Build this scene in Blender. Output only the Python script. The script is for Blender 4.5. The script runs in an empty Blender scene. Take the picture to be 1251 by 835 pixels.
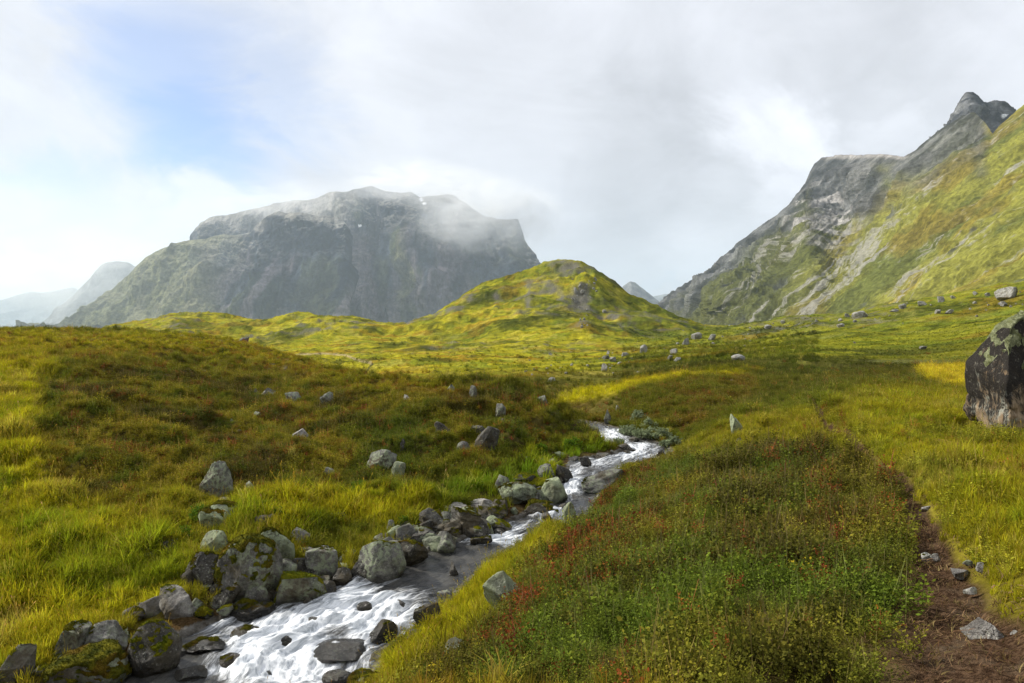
import bpy, bmesh, math, random
import numpy as np
from mathutils import Vector

random.seed(7)
RNG = np.random.default_rng(11)
SC = bpy.context.scene
COL = SC.collection
F, CX, HZ = 834.0, 625.5, 410.0          # focal length in photo pixels, principal column, eye-level row

# ------------------------------------------------------------------ noise
def _hash(ix, iy, iz, seed):
    h = (ix.astype(np.int64) * 374761393 + iy.astype(np.int64) * 668265263 + iz.astype(np.int64) * 2147483647 + seed * 1274126177) & 0xFFFFFFFF
    h = ((h ^ (h >> 13)) * 1274126177) & 0xFFFFFFFF
    h = ((h ^ (h >> 16)) * 2246822519) & 0xFFFFFFFF
    h = h ^ (h >> 15)
    return (h & 0xFFFFFF).astype(np.float64) / 0xFFFFFF * 2.0 - 1.0

def vn(x, y, z=None, seed=0):
    x = np.asarray(x, float); y = np.asarray(y, float)
    ix = np.floor(x); iy = np.floor(y); fx = x - ix; fy = y - iy
    ux = fx * fx * fx * (fx * (fx * 6 - 15) + 10); uy = fy * fy * fy * (fy * (fy * 6 - 15) + 10)
    if z is None:
        z0 = np.zeros_like(ix)
        a = _hash(ix, iy, z0, seed); b = _hash(ix + 1, iy, z0, seed)
        c = _hash(ix, iy + 1, z0, seed); d = _hash(ix + 1, iy + 1, z0, seed)
        return (a * (1 - ux) + b * ux) * (1 - uy) + (c * (1 - ux) + d * ux) * uy
    z = np.asarray(z, float); iz = np.floor(z); fz = z - iz
    uz = fz * fz * fz * (fz * (fz * 6 - 15) + 10)
    r = []
    for k in (0, 1):
        a = _hash(ix, iy, iz + k, seed); b = _hash(ix + 1, iy, iz + k, seed)
        c = _hash(ix, iy + 1, iz + k, seed); d = _hash(ix + 1, iy + 1, iz + k, seed)
        r.append((a * (1 - ux) + b * ux) * (1 - uy) + (c * (1 - ux) + d * ux) * uy)
    return r[0] * (1 - uz) + r[1] * uz

def fbm(x, y, z=None, o=4, seed=0, gain=0.5, lac=2.03, ridged=False):
    s = 0.0; a = 1.0; t = 0.0
    for k in range(o):
        f = lac ** k
        n = vn(np.asarray(x) * f + 17.3 * k, np.asarray(y) * f - 9.1 * k, None if z is None else np.asarray(z) * f + 4.7 * k, seed + k * 13)
        if ridged: n = 1.0 - 2.0 * np.abs(n)
        s = s + a * n; t += a; a *= gain
    return s / t

def sstep(a, b, x):
    t = np.clip((np.asarray(x, float) - a) / (b - a), 0, 1)
    return t * t * (3 - 2 * t)

def lerp(a, b, t): return a * (1 - t) + b * t

# ------------------------------------------------------------------ terrain
# each control: photo column, photo row, forward distance in metres of a spot of ground
CTRL = [
 # left hill, face and crest
 (0,835,10.6),(0,760,11.6),(0,700,12.8),(0,600,16.5),(0,500,23),(0,450,32),(0,420,45),(0,405,66),
 (100,800,10.8),(100,700,13),(100,600,17),(100,500,24),(100,450,33),(100,418,50),(100,404.5,68),
 (200,700,12.9),(200,600,17.3),(200,500,25.5),(200,450,35),(200,408,66),(265,608,16.7),(250,500,27),(300,650,14.7),
 (300,550,21.5),(300,470,35),(300,423,60),(350,620,16),(350,436,55),(400,650,15.4),(400,580,19.0),(400,500,27),(400,452,44),
 (450,600,17.8),(450,520,24.4),(450,463,38),(465,578,19.2),(520,620,17.0),(520,540,22),(520,500,25.5),(520,470,31.5),(560,630,16.7),(560,480,29),(560,467,31.5),
 (600,600,18.3),(600,550,21.6),(600,510,24.8),(600,482,28),(600,468,30.5),(650,570,21.0),(650,540,23.2),(650,500,26.3),(650,476,29.3),(690,545,24),(690,515,26.5),(690,491,28.8),(716,514,28.2),
 # behind the left hill
 (0,411,100),(100,411,100),(200,414,100),(300,432,90),(400,457,70),(450,476,52),(520,487,42),(600,489,38.5),(650,494,35.5),(690,508,33.5),(716,522,32.5),(450,466,75),(520,472,62),(600,470,54),(650,477,46),
 (-250,405,60),(-250,500,22),(-250,700,12),(-250,412,100),(-500,400,60),(-500,500,20),(-500,700,11),
 # flat behind the stream, valley floor
 (700,483,44),(720,475,51),(760,467,58),(800,461,62),(650,458,66),(600,447,92),(540,447,95),(480,440,112),(430,447,100),(430,432,160),(400,430,180),
 (560,430,180),(650,437,150),(740,445,112),(760,453,80),(800,441,110),(820,430,150),
 # low green ridges on the left
 (100,407,480),(150,402,480),(200,387,500),(245,384,500),(290,391,480),(330,394,440),(370,388,400),(420,386,400),(470,398,415),(500,399,430),
 (330,425,260),(400,420,260),(370,409,320),(250,408,380),(450,408,330),(200,402,640),(330,404,620),(420,402,600),(0,412,500),(0,410,700),(-500,408,500),
 # knoll
 (520,393,380),(560,368,415),(600,346,435),(640,334,445),(665,330,445),(690,323,445),(720,330,435),(745,347,428),(765,362,430),(790,368,435),(820,383,440),(860,399,450),
 (690,355,395),(680,388,320),(640,400,290),(600,420,235),(700,420,225),(750,412,270),(800,408,300),(560,402,330),(620,375,370),(720,380,350),(760,385,370),(780,395,340),
 (690,350,540),(600,375,560),(800,398,580),(500,408,560),(740,375,540),(860,404,600),
 # moraine rise on the right
 (860,402,335),(900,401,325),(940,397,312),(1000,389,300),(1050,383,280),(1100,374,260),(1150,365,250),(1200,357,240),(1251,347,230),(1400,320,220),(1750,280,200),
 (1000,398,430),(1100,386,420),(1251,364,420),(1500,330,420),(900,404,450),
 (860,440,90),(900,430,115),(950,425,120),(1000,420,115),(1000,440,74),(1100,408,135),(1100,431,86),(1200,395,130),(1251,400,100),(1251,425,62),
 (1150,437.5,69),(1150,450,50),(1050,455,51),(950,460,50),(950,490,32),(900,452,50),(1200,450,45),(1400,440,50),(1400,520,17),(1750,450,30),(1750,600,8),
 # dark bank beyond the stream bend
 (740,487,36.5),(780,474,40),(820,464,43),(860,458,46),(740,481,45),(780,471.5,50),(760,518,29.5),(800,515,29),(850,505,29.5),(830,538,25),(850,480,36),
 # right bank and heath
 (815,557,22.8),(850,560,20),(850,590,16.3),(760,592,18.6),(740,625,15.3),(700,650,14.3),(640,692,12.4),(560,742,11.5),(613,752,9.9),(500,800,9.9),
 (700,750,7.5),(700,835,4.6),(600,835,6.4),(520,835,8.3),(800,750,6),(900,700,6.6),(1000,650,8),(1000,750,5.1),(1100,700,6),(900,640,9),(800,680,8.5),
 (800,620,13),(900,580,15),(1000,580,13),(900,535,19.5),(900,835,3.7),(1000,540,17.5),
 (1180,835,3.45),(1170,740,4.75),(1130,650,7),(1110,610,8.5),(1060,560,12.3),(1010,525,17.6),(985,480,30),(1190,512,18),(1240,530,15.2),(1230,600,8.4),(1251,835,3.3),(1251,700,5),
 (1120,500,22),(1130,550,13),(1400,700,4.4),(1400,835,3),
]
def _ctrl_extra():
    e = []
    for px, z in ((-500,-2.2),(200,-2.0),(625,-1.72),(900,-1.7),(1251,-1.6),(1750,-1.5)):
        e.append((px, z, 0.9))
    for px, z in ((-500,-3.5),(-100,-3.2),(200,-3.0),(400,-2.6)):
        e.append((px, z, 4.0))
    for px, z in ((-500,-5.2),(-250,-5.1),(0,-5.0),(200,-4.95),(400,-4.8)):
        e.append((px, z, 8.5))
    for px in (-500,-200,0,200,400,600,800,1000,1300,1750):
        e.append((px, -4.0, 900.0))
    return e
def _uv(px, y): return np.asarray(px, float) / 150.0, np.log(np.asarray(y, float)) * 2.0
def _fit():
    P = [(px, (HZ - py) / F * y, y) for px, py, y in CTRL] + _ctrl_extra()
    P = np.array(P); u, v = _uv(P[:, 0], P[:, 2]); g = P[:, 1] / (P[:, 2] + 4.0)
    n = len(P)
    d2 = (u[:, None] - u[None]) ** 2 + (v[:, None] - v[None]) ** 2
    K = 0.5 * d2 * np.log(d2 + 1e-9) + np.eye(n) * 0.004
    A = np.zeros((n + 3, n + 3)); A[:n, :n] = K
    A[:n, n] = 1; A[:n, n + 1] = u; A[:n, n + 2] = v; A[n:, :n] = A[:n, n:].T
    b = np.zeros(n + 3); b[:n] = g
    return u, v, np.linalg.solve(A, b)
RU, RV, RW = _fit()
def rbf_z(px, y):
    px = np.clip(px, -500, 1750); y = np.clip(y, 0.9, 900)
    u, v = _uv(px, y); shp = u.shape; u = u.ravel(); v = v.ravel()
    out = np.empty(u.shape); n = len(RU)
    for i in range(0, len(u), 60000):
        a = u[i:i + 60000]; b = v[i:i + 60000]
        d2 = (a[:, None] - RU[None]) ** 2 + (b[:, None] - RV[None]) ** 2
        out[i:i + 60000] = (0.5 * d2 * np.log(d2 + 1e-9)) @ RW[:n] + RW[n] + RW[n + 1] * a + RW[n + 2] * b
    return out.reshape(shp) * (y + 4.0)

# stream: left edge column, right edge column, row, water height
_S = [(120,432,835,-5.06),(170,428,800,-5.0),(240,470,770,-4.93),(300,500,740,-4.85),(405,532,715,-4.75),(492,562,690,-4.65),(535,598,670,-4.58),
      (590,668,650,-4.5),(640,692,630,-4.42),(664,703,610,-4.34),(682,712,590,-4.25),(690,738,575,-4.16),(700,792,563,-4.08),(752,808,554,-4.03),(766,808,548,-4.0),(742,784,538,-3.93),(729,757,530,-3.88),(727,748,524,-3.84)]
_SY = np.array([z * F / (HZ - py) for l, r, py, z in _S]); _SZ = np.array([s[3] for s in _S])
_SL = np.array([(s[0] - CX) / F for s in _S]) * _SY; _SR = np.array([(s[1] - CX) / F for s in _S]) * _SY
_SR = _SR + np.interp(_SY, [9, 13, 16, 20, 30], [.35, .6, .7, .45, .2])
_SY = np.concatenate([[4.0, 7.0, 8.6], _SY, [29.3, 31, 34]]); _SZ = np.concatenate([[-5.4, -5.22, -5.12], _SZ, [-3.84, -3.82, -3.8]])
_SL = np.concatenate([[-16, -9.8, -7.4], _SL, [2.9, 1.3, -2.0]]); _SR = np.concatenate([[-11, -5.6, -3.6], _SR, [4.0, 2.6, -0.4]])
def stream(y):
    l = np.interp(y, _SY, _SL); r = np.interp(y, _SY, _SR); z = np.interp(y, _SY, _SZ)
    return (l + r) / 2, (r - l) / 2, z
def stream_d(x, y):                                   # signed distance outside the water's edge, roughly
    xc, hw, zw = stream(y)
    wob = 0.10 * fbm(x * 1.9, y * 1.9, o=3, seed=5)
    d = (np.abs(x - xc) - hw) * 0.8 + wob
    d = np.where((y < 4.5) | (y > 33), 9.0, d)
    return d, zw, np.sign(x - xc)

PATH = [(1185,860),(1178,800),(1170,745),(1155,700),(1132,655),(1118,620),(1098,592),(1075,570),(1045,545),(1020,527),(1005,512),(992,492),(983,474)]
PONDC, PONDR, PONDZ = (41.0, 60.5), (9.6, 8.4), -2.42
_path_xy = None
def path_d(x, y):
    P = _path_xy; d = np.full(np.shape(x), 1e9)
    for (ax, ay), (bx, by) in zip(P[:-1], P[1:]):
        dx, dy = bx - ax, by - ay; t = np.clip(((x - ax) * dx + (y - ay) * dy) / (dx * dx + dy * dy), 0, 1)
        d = np.minimum(d, np.hypot(x - ax - t * dx, y - ay - t * dy))
    return d
def path_w(y): return np.interp(y, [3, 4.6, 6.5, 9, 14, 20, 30], [0.30, 0.25, 0.16, 0.13, 0.11, 0.10, 0.10])

def H(x, y, detail=True):
    x = np.asarray(x, float); y = np.asarray(y, float)
    px = CX + F * x / np.maximum(y, 0.9)
    z = rbf_z(px, y)
    if detail:
        near = sstep(1.5, 4, y) * (1 - sstep(90, 200, y))
        d, zw, sd = stream_d(x, y)
        left = sstep(-0.2, 1.2, -(x - np.interp(y, _SY, _SL)))
        z = z + near * (0.10 * fbm(x * 0.55, y * 0.55, o=3, seed=2) + (0.05 + 0.05 * left) * fbm(x * 1.7, y * 1.7, o=3, seed=3))
        z = z + near * left * sstep(12, 18, y) * 0.60 * np.maximum(fbm(x * 0.75, y * 0.75, o=4, seed=21), -.05)
        z = z + near * (1 - left) * sstep(4, 7, y) * 0.20 * np.maximum(fbm(x * 1.1, y * 1.1, o=3, seed=22), -.1)
        far = sstep(40, 160, y)
        k = np.clip(y / 300, 0.2, 1.2)
        z = z + far * k * (0.9 * fbm(x * 0.16, y * 0.16, o=4, seed=19, ridged=True) + (2.6 + 1.8 * sstep(230, 330, y)) * fbm(x * 0.028, y * 0.028, o=5, seed=8) + 1.5 * fbm(x * 0.05, y * 0.05, o=4, seed=9, ridged=True) - 0.3)
    else:
        d, zw, sd = stream_d(x, y)
    if detail:
        go_ = np.exp(-((x - 41) / 11) ** 2 - ((y - 402) / 26) ** 2) + .7 * np.exp(-((x - 58) / 8) ** 2 - ((y - 385) / 18) ** 2); z = z + go_ * 6.0 * np.maximum(fbm(x * .09, y * .06, o=5, seed=17, ridged=True), -.2)
    # banks and bed of the stream
    bank = np.where(sd < 0, 0.9, 0.7)
    edge = zw + 0.06 + 0.05 * fbm(x * 2.3, y * 2.3, o=2, seed=31)
    t = sstep(0, bank, d)
    z = np.where(d < bank, edge + (np.maximum(z, edge) - edge) * t, np.where(d < 3.0, np.maximum(z, lerp(edge, z, sstep(bank, 3.0, d))), z))
    z = np.where(d < 0, edge - 0.40 * sstep(0, 0.35, -d), z)
    if _path_xy is not None:
        pd = path_d(x, y); w = path_w(y)
        z = z - 0.07 * (1 - sstep(0.5, 1.35, pd / w)) * (1 + 0.5 * fbm(x * 5, y * 5, o=2, seed=77))
    q = np.hypot((x - PONDC[0]) / PONDR[0], (y - PONDC[1]) / PONDR[1]) + 0.12 * fbm(x * 0.25, y * 0.25, o=2, seed=41)
    z = np.where(q < 1.0, PONDZ - 0.35 * sstep(0, 0.2, 1 - q), np.where(q < 1.5, np.maximum(lerp(PONDZ + 0.10, z, sstep(1.0, 1.5, q)), PONDZ + 0.06), z))
    return z

_LY = np.exp(np.linspace(math.log(2.0), math.log(700), 900))
def hit(px, py, detail=False):
    """the spot of ground a photo pixel shows"""
    X = (px - CX) / F
    z = H(X * _LY, _LY, detail); pp = HZ - F * z / _LY
    k = np.argmax(pp <= py)
    if not (pp <= py).any(): k = len(_LY) - 1
    if k > 0:
        a, b = pp[k - 1], pp[k]; t = (a - py) / (a - b + 1e-9); y = _LY[k - 1] + (_LY[k] - _LY[k - 1]) * np.clip(t, 0, 1)
    else: y = _LY[0]
    return X * y, y
def hit_w(px, py):
    """as hit(), but stopping at the water's surface where the stream is"""
    x, y = hit(px, py)
    pp = HZ - F * np.interp(_LY, _SY, _SZ) / _LY; k = np.argmax(pp <= py); yw = _LY[k]; xw = (px - CX) / F * yw
    if 6 < yw < 32 and np.interp(yw, _SY, _SL) < xw < np.interp(yw, _SY, _SR) and yw < y + .02: return xw, yw
    return x, y
_path_xy = [hit(px, min(py, 850)) for px, py in PATH]
_path_xy[0] = (_path_xy[0][0] - 0.02, 3.0); _path_xy.insert(0, (_path_xy[0][0] - 0.1, 1.0))

# ------------------------------------------------------------------ what grows where (photo-plan of the site)
def polyd(px, py, poly):
    """signed distance to a polygon, positive inside, in pixels of the survey photo"""
    n = len(poly); ins = np.zeros(px.shape, bool); d = np.full(px.shape, 1e9)
    for i in range(n):
        ax, ay = poly[i]; bx, by = poly[(i + 1) % n]
        dx, dy = bx - ax, by - ay
        t = np.clip(((px - ax) * dx + (py - ay) * dy) / (dx * dx + dy * dy + 1e-9), 0, 1)
        d = np.minimum(d, np.hypot(px - ax - t * dx, py - ay - t * dy))
        c = (ay > py) != (by > py)
        ins ^= c & (px < (bx - ax) * (py - ay) / (by - ay + 1e-9) + ax)
    return np.where(ins, d, -d)
Z_HEATH_R = [(470,860),(545,800),(585,765),(612,705),(655,665),(700,625),(760,590),(830,555),(900,548),(1000,545),(1075,590),(1105,630),(1122,720),(1125,860)]
Z_HEATH_R2 = [(640,625),(720,600),(800,600),(810,680),(730,760),(640,790),(590,800),(620,720)]
Z_HEATH_L = [(50,470),(110,430),(240,440),(330,430),(450,470),(560,470),(690,490),(740,525),(700,550),(600,580),(520,590),(430,600),(360,590),(300,610),(210,600),(130,620),(60,560)]
Z_GRASS_L = [(-400,430),(60,425),(90,470),(45,540),(70,600),(160,640),(230,640),(250,700),(240,720),(180,760),(120,790),(60,800),(0,860),(-400,900)]
Z_GREEN_L = [(240,625),(330,610),(420,610),(520,600),(620,570),(700,550),(735,540),(740,560),(680,590),(600,610),(520,630),(430,650),(350,660),(250,650)]
Z_BANK_R = [(430,840),(500,770),(555,725),(600,690),(690,640),(700,650),(620,720),(590,770),(540,805),(470,850)]
Z_CREST_L = [(-400,396),(-200,396),(240,404),(330,424),(450,460),(560,466),(600,470),(540,482),(440,480),(330,450),(200,440),(80,440),(-400,440)]
Z_FLAT = [(670,500),(690,482),(720,472),(800,462),(850,458),(930,455),(830,466),(780,475),(740,487)]
Z_REED = [(1120,450),(1140,447),(1195,452),(1190,478),(1150,472),(1125,462)]
Z_BANKDARK = [(680,500),(740,488),(790,474),(860,459),(950,470),(900,500),(850,530),(800,515),(760,520),(735,522)]
C = lambda *a: np.array(a, float)
GY, GG, STRAW = C(.37,.33,.014), C(.165,.235,.015), C(.46,.36,.085)
HG, HO, HB, HR, HOR = C(.125,.155,.016), C(.185,.170,.015), C(.085,.075,.016), C(.17,.036,.018), C(.22,.098,.018)
MIDY, MIDG, MIDO, MIDD = C(.28,.25,.017), C(.165,.18,.017), C(.25,.155,.017), C(.070,.078,.013)

def site(x, y, z):
    """fields that say what covers the ground at each point"""
    px = CX + F * x / y; py = HZ - F * z / y
    n1 = fbm(x * 0.55, y * 0.55, o=4, seed=51); n2 = fbm(x * 1.8, y * 1.8, o=3, seed=52); n3 = fbm(x * 0.16, y * 0.16, o=4, seed=53)
    w = np.clip(26 * (n1 * 0.8 + n2 * 0.6), -40, 40)
    S = lambda poly, s=14: sstep(-s, s, polyd(px, py, poly) + w)
    r = {'px': px, 'py': py, 'n1': n1, 'n2': n2, 'n3': n3}
    d, zw, sd = stream_d(x, y); r['sd'] = d; r['side'] = sd
    r['path'] = (1 - sstep(0.75, 1.35, path_d(x, y) / path_w(y) + 0.5 * n2)) * (y < 45)
    near = 1 - sstep(70, 120, y); ce = np.interp(px, [0, 200, 300, 400, 450, 500, 600, 690, 740], [78, 78, 66, 50, 43, 36, 34.5, 32, 31]); nl = 1 - sstep(0.98, 1.12, y / ce)
    r['heathR'] = S(Z_HEATH_R) * near; r['redR'] = S(Z_HEATH_R2, 40) * near
    r['heathL'] = S(Z_HEATH_L, 22) * nl
    r['grassL'] = S(Z_GRASS_L, 22) * nl; r['greenL'] = S(Z_GREEN_L) * nl; r['bankR'] = S(Z_BANK_R) * near
    r['crestL'] = S(Z_CREST_L, 10) * nl; r['beyond'] = (1 - nl) * (px < 760)
    ps = lambda poly, s=5: sstep(-s, s, polyd(px, py, poly) + w * 0.18)
    r['flat'] = ps(Z_FLAT); r['reed'] = ps(Z_REED, 3); r['bankdark'] = ps(Z_BANKDARK, 6)
    return r

def plant_colour(x, y, z, s=None):
    """colour of the vegetation at each point; also returns heathiness 0..1 and redness 0..1"""
    if s is None: s = site(x, y, z)
    n = len(x); n1, n2, n3 = s['n1'][:, None], s['n2'][:, None], s['n3'][:, None]
    mid = lerp(MIDY, MIDG, sstep(-0.2, 0.45, n3 + 0.35 * n1))
    mid = lerp(mid, MIDO, sstep(0.15, 0.5, fbm(x * 0.07, y * 0.07, o=4, seed=61) + 0.3 * s['n1'])[:, None] * 0.8)
    dk = fbm(x * 0.045, y * 0.03, o=5, seed=62)
    mid = lerp(mid, MIDD, sstep(0.08, 0.4, dk)[:, None] * 0.8)
    mot = fbm(x * .16, y * .11, z * .3, o=5, seed=63, gain=.65); mid = lerp(mid, MIDD * .8, (sstep(.12, .34, mot) * .75 * sstep(35, 70, y))[:, None])
    mid = lerp(mid, C(.36, .31, .06), (sstep(.16, .4, -mot) * .5 * sstep(35, 70, y))[:, None])
    kn = sstep(240, 300, y) * sstep(500, 560, s['px']) * (s['px'] < 900); fold_shade = sstep(-.05, .3, fbm(x * .03, y * .02, z * .05, o=4, seed=64) + .25 * sstep(690, 760, s['px'])); mid = lerp(mid, mid * C(.50, .58, .8), (kn * fold_shade * .85)[:, None])  # shade in the knoll's folds and on its right side, put into the colour
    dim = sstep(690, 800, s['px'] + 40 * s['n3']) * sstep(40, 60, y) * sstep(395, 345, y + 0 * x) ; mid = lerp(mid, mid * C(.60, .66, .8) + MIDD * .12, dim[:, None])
    c = mid.copy(); heath = np.full(n, 0.30) * (1 - sstep(40, 90, y)); red = np.full(n, 0.04)
    heath = np.maximum(heath, 0.8 * sstep(0.2, 0.5, s['n1']) * (y < 40))
    def put(w, colour, h, r):
        nonlocal c, heath, red
        c = lerp(c, colour, w[:, None]); heath = lerp(heath, h, w); red = lerp(red, r, w)
    gl = lerp(GY, STRAW, sstep(0.15, 0.6, n1) * 0.55); gl = lerp(gl, GG, sstep(0.05, 0.5, -n1 + 0.3 * n2) * 0.6)
    put(s['grassL'], gl, 0.10, 0.03)
    hl = lerp(HO, C(.080, .072, .015), sstep(-0.15, 0.3, n1)); hl = lerp(hl, C(.070, .105, .013), sstep(-0.05, 0.4, n2 - 0.3 * n1) * 0.75)
    fl_ = (sstep(400, 470, s['px']) * sstep(495, 530, s['py']))[:, None]; hl = lerp(hl, lerp(C(.15, .155, .014), C(.085, .115, .013), sstep(-.2, .3, n1)), fl_ * .85)
    hl = lerp(hl, C(.20, .17, .02), (sstep(.1, .4, -s['n1'] - .3 * s['n2']) * .45)[:, None])
    rl = np.clip(0.05 + 0.13 * sstep(0.1, 0.5, fbm(x * 0.35, y * 0.35, o=3, seed=71)), 0, 1)
    put(s['heathL'], hl, 0.92, rl)
    put(s['greenL'], lerp(GG, GY, sstep(-0.2, 0.4, n1)), 0.25, 0.05)
    cl = lerp(lerp(GY, HO, 0.45), HOR, sstep(-0.1, 0.5, n1) * 0.55); cl = lerp(cl, HB, sstep(0.2, 0.55, n2) * 0.7)
    put(s['crestL'] * 0.9, cl, 0.6, 0.12)
    n5 = fbm(x * 1.3, y * 1.3, o=3, seed=301)[:, None]; hr = lerp(C(.090, .128, .016), C(.150, .140, .018), sstep(-0.2, 0.45, n1)); hr = lerp(hr, HB * .75, sstep(0.05, 0.35, n5) * 0.8); hr = lerp(hr, C(.13, .115, .03), sstep(.25, .5, -n5) * .4)
    gr_ = lerp(lerp(GY, HO, .25), STRAW, sstep(.2, .6, n1) * .4); gr_ = lerp(gr_, GG, sstep(.0, .5, -n2) * .5); put(sstep(1010, 1080, s['px']) * (1 - sstep(22, 34, y)) * .85, gr_, .15, .03)
    put(s['heathR'], hr, 0.97, np.clip(0.02 + 0.08 * sstep(0.0, 0.5, fbm(x * 0.5, y * 0.5, o=3, seed=72)) , 0, 1))
    red = np.maximum(red, s['redR'] * s['heathR'] * (0.16 + 0.24 * np.clip(fbm(x * 0.8, y * 0.8, o=3, seed=73) * 2, -0.7, 1)))
    put(s['bankR'], lerp(GY, lerp(STRAW, GG, 0.4), sstep(0.0, 0.5, n1) * 0.6), 0.12, 0.06)
    put(s['flat'], lerp(C(.46,.40,.014), MIDO, sstep(0.15, 0.5, n3) * 0.6), 0.1, 0.02)
    put(s['bankdark'], lerp(C(.12,.125,.014), C(.15,.105,.016), sstep(0, .5, n1)), 0.8, 0.06)
    put(s['reed'], C(.50,.40,.025), 0.0, 0.0)
    return c, heath, red, s

# ------------------------------------------------------------------ helpers for objects and materials
def link(o): COL.objects.link(o); return o
def tag(o, label=None, cat=None, group=None, kind=None):
    if label: o['label'] = label
    if cat: o['category'] = cat
    if group: o['group'] = group
    if kind: o['kind'] = kind
    return o
def mesh_np(name, V, Fq, smooth=True, tris=None):
    me = bpy.data.meshes.new(name)
    V = np.asarray(V, np.float32); nq = 0 if Fq is None else len(Fq); nt = 0 if tris is None else len(tris)
    me.vertices.add(len(V)); me.vertices.foreach_set('co', V.ravel())
    loops = np.concatenate(([] if nq == 0 else [np.asarray(Fq, np.int32).ravel()]) + ([] if nt == 0 else [np.asarray(tris, np.int32).ravel()]))
    me.loops.add(len(loops)); me.loops.foreach_set('vertex_index', loops)
    me.polygons.add(nq + nt)
    st = np.concatenate([np.arange(nq) * 4, nq * 4 + np.arange(nt) * 3]).astype(np.int32)
    me.polygons.foreach_set('loop_start', st)
    me.polygons.foreach_set('use_smooth', np.full(nq + nt, smooth))
    me.update(calc_edges=True); me.validate()
    return me
def add_col(me, name, c):
    a = me.attributes.new(name, 'FLOAT_COLOR', 'POINT')
    rgba = np.ones((len(c), 4), np.float32); rgba[:, :3] = c; a.data.foreach_set('color', rgba.ravel())
def add_f(me, name, v):
    a = me.attributes.new(name, 'FLOAT', 'POINT'); a.data.foreach_set('value', np.asarray(v, np.float32))
def grid_faces(nr, nc, off=0):
    i = np.arange(nr - 1)[:, None] * nc + np.arange(nc - 1)[None] + off
    return np.stack([i, i + 1, i + nc + 1, i + nc], -1).reshape(-1, 4)

class NT:
    def __init__(s, name):
        s.m = bpy.data.materials.new(name); s.m.use_nodes = True; s.t = s.m.node_tree; s.t.nodes.clear()
        s.out = s.n('ShaderNodeOutputMaterial')
    def n(s, typ, **kw):
        x = s.t.nodes.new(typ)
        for k, v in kw.items(): setattr(x, k, v)
        return x
    def l(s, a, b): s.t.links.new(a, b)
    def set(s, sock, v):
        if isinstance(v, bpy.types.NodeSocket): s.l(v, sock)
        elif isinstance(v, (tuple, list, np.ndarray)):
            v = tuple(float(q) for q in v); sock.default_value = v + (1.0,) if sock.type == 'RGBA' and len(v) == 3 else v
        else: sock.default_value = v
    def attr(s, name, out='Color', typ='GEOMETRY'):
        a = s.n('ShaderNodeAttribute', attribute_type=typ); a.attribute_name = name; return a.outputs[out]
    def noise(s, vec, scale, det=4.0, rough=0.55, out='Fac', dist=0.0):
        a = s.n('ShaderNodeTexNoise'); a.inputs['Scale'].default_value = scale; a.inputs['Detail'].default_value = det
        a.inputs['Roughness'].default_value = rough; a.inputs['Distortion'].default_value = dist
        if vec is not None: s.l(vec, a.inputs['Vector'])
        return a.outputs[out]
    def ramp(s, fac, a, b):
        r = s.n('ShaderNodeMapRange', interpolation_type='SMOOTHSTEP'); s.set(r.inputs[0], fac)
        r.inputs[1].default_value = a; r.inputs[2].default_value = b; return r.outputs[0]
    def remap(s, fac, a, b, c, d):
        r = s.n('ShaderNodeMapRange'); s.set(r.inputs[0], fac)
        for i, v in zip((1, 2, 3, 4), (a, b, c, d)): r.inputs[i].default_value = v
        return r.outputs[0]
    def mix(s, f, a, b, blend='MIX'):
        m = s.n('ShaderNodeMix', data_type='RGBA', blend_type=blend); s.set(m.inputs[0], f); s.set(m.inputs[6], a); s.set(m.inputs[7], b); return m.outputs[2]
    def math(s, op, a, b=0.0):
        m = s.n('ShaderNodeMath', operation=op); s.set(m.inputs[0], a); s.set(m.inputs[1], b); return m.outputs[0]
    def scale(s, col, f):
        v = s.n('ShaderNodeVectorMath', operation='SCALE'); s.set(v.inputs[0], col); s.set(v.inputs['Scale'], f); return v.outputs[0]
    def bump(s, h, strength, dist):
        b = s.n('ShaderNodeBump'); s.l(h, b.inputs['Height']); b.inputs['Strength'].default_value = strength; b.inputs['Distance'].default_value = dist; return b.outputs[0]
    def pbr(s, col, rough=0.9, normal=None, spec=0.2):
        p = s.n('ShaderNodeBsdfPrincipled'); s.set(p.inputs['Base Color'], col); s.set(p.inputs['Roughness'], rough)
        s.set(p.inputs['Specular IOR Level'], spec)
        if normal is not None: s.l(normal, p.inputs['Normal'])
        return p
    def surf(s, sh): s.l(sh, s.out.inputs['Surface']); return s.m
    def pos(s): return s.n('ShaderNodeNewGeometry').outputs['Position']

# ------------------------------------------------------------------ materials
def mat_ground():
    t = NT('ground_cover_soil'); p = t.pos(); c = t.attr('tone')
    n = t.noise(p, 3.0, 6, 0.65); n2 = t.noise(p, 0.35, 6, 0.7); n3 = t.noise(p, 28.0, 3, 0.6)
    f = t.math('MULTIPLY', t.remap(n, .3, .7, .5, 1.5), t.remap(n2, .3, .7, .5, 1.5))
    c = t.scale(c, f)
    bare = t.attr('bare', 'Fac')
    soil = t.mix(t.ramp(n3, .35, .65), (.030, .017, .010), (.095, .058, .034))
    soil = t.mix(t.ramp(n, .5, .75), soil, (.10, .072, .046))
    c = t.mix(bare, c, soil)
    rock = t.attr('stony', 'Fac')
    rc = t.mix(t.ramp(n, .35, .7), (.05, .045, .035), (.22, .21, .19))
    c = t.mix(rock, c, rc)
    h = t.math('ADD', t.noise(p, 1.2, 8, 0.72), t.math('MULTIPLY', n3, .12))
    return t.surf(t.pbr(c, 1.0, t.bump(h, 0.75, 0.35), 0.0).outputs[0])
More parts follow.
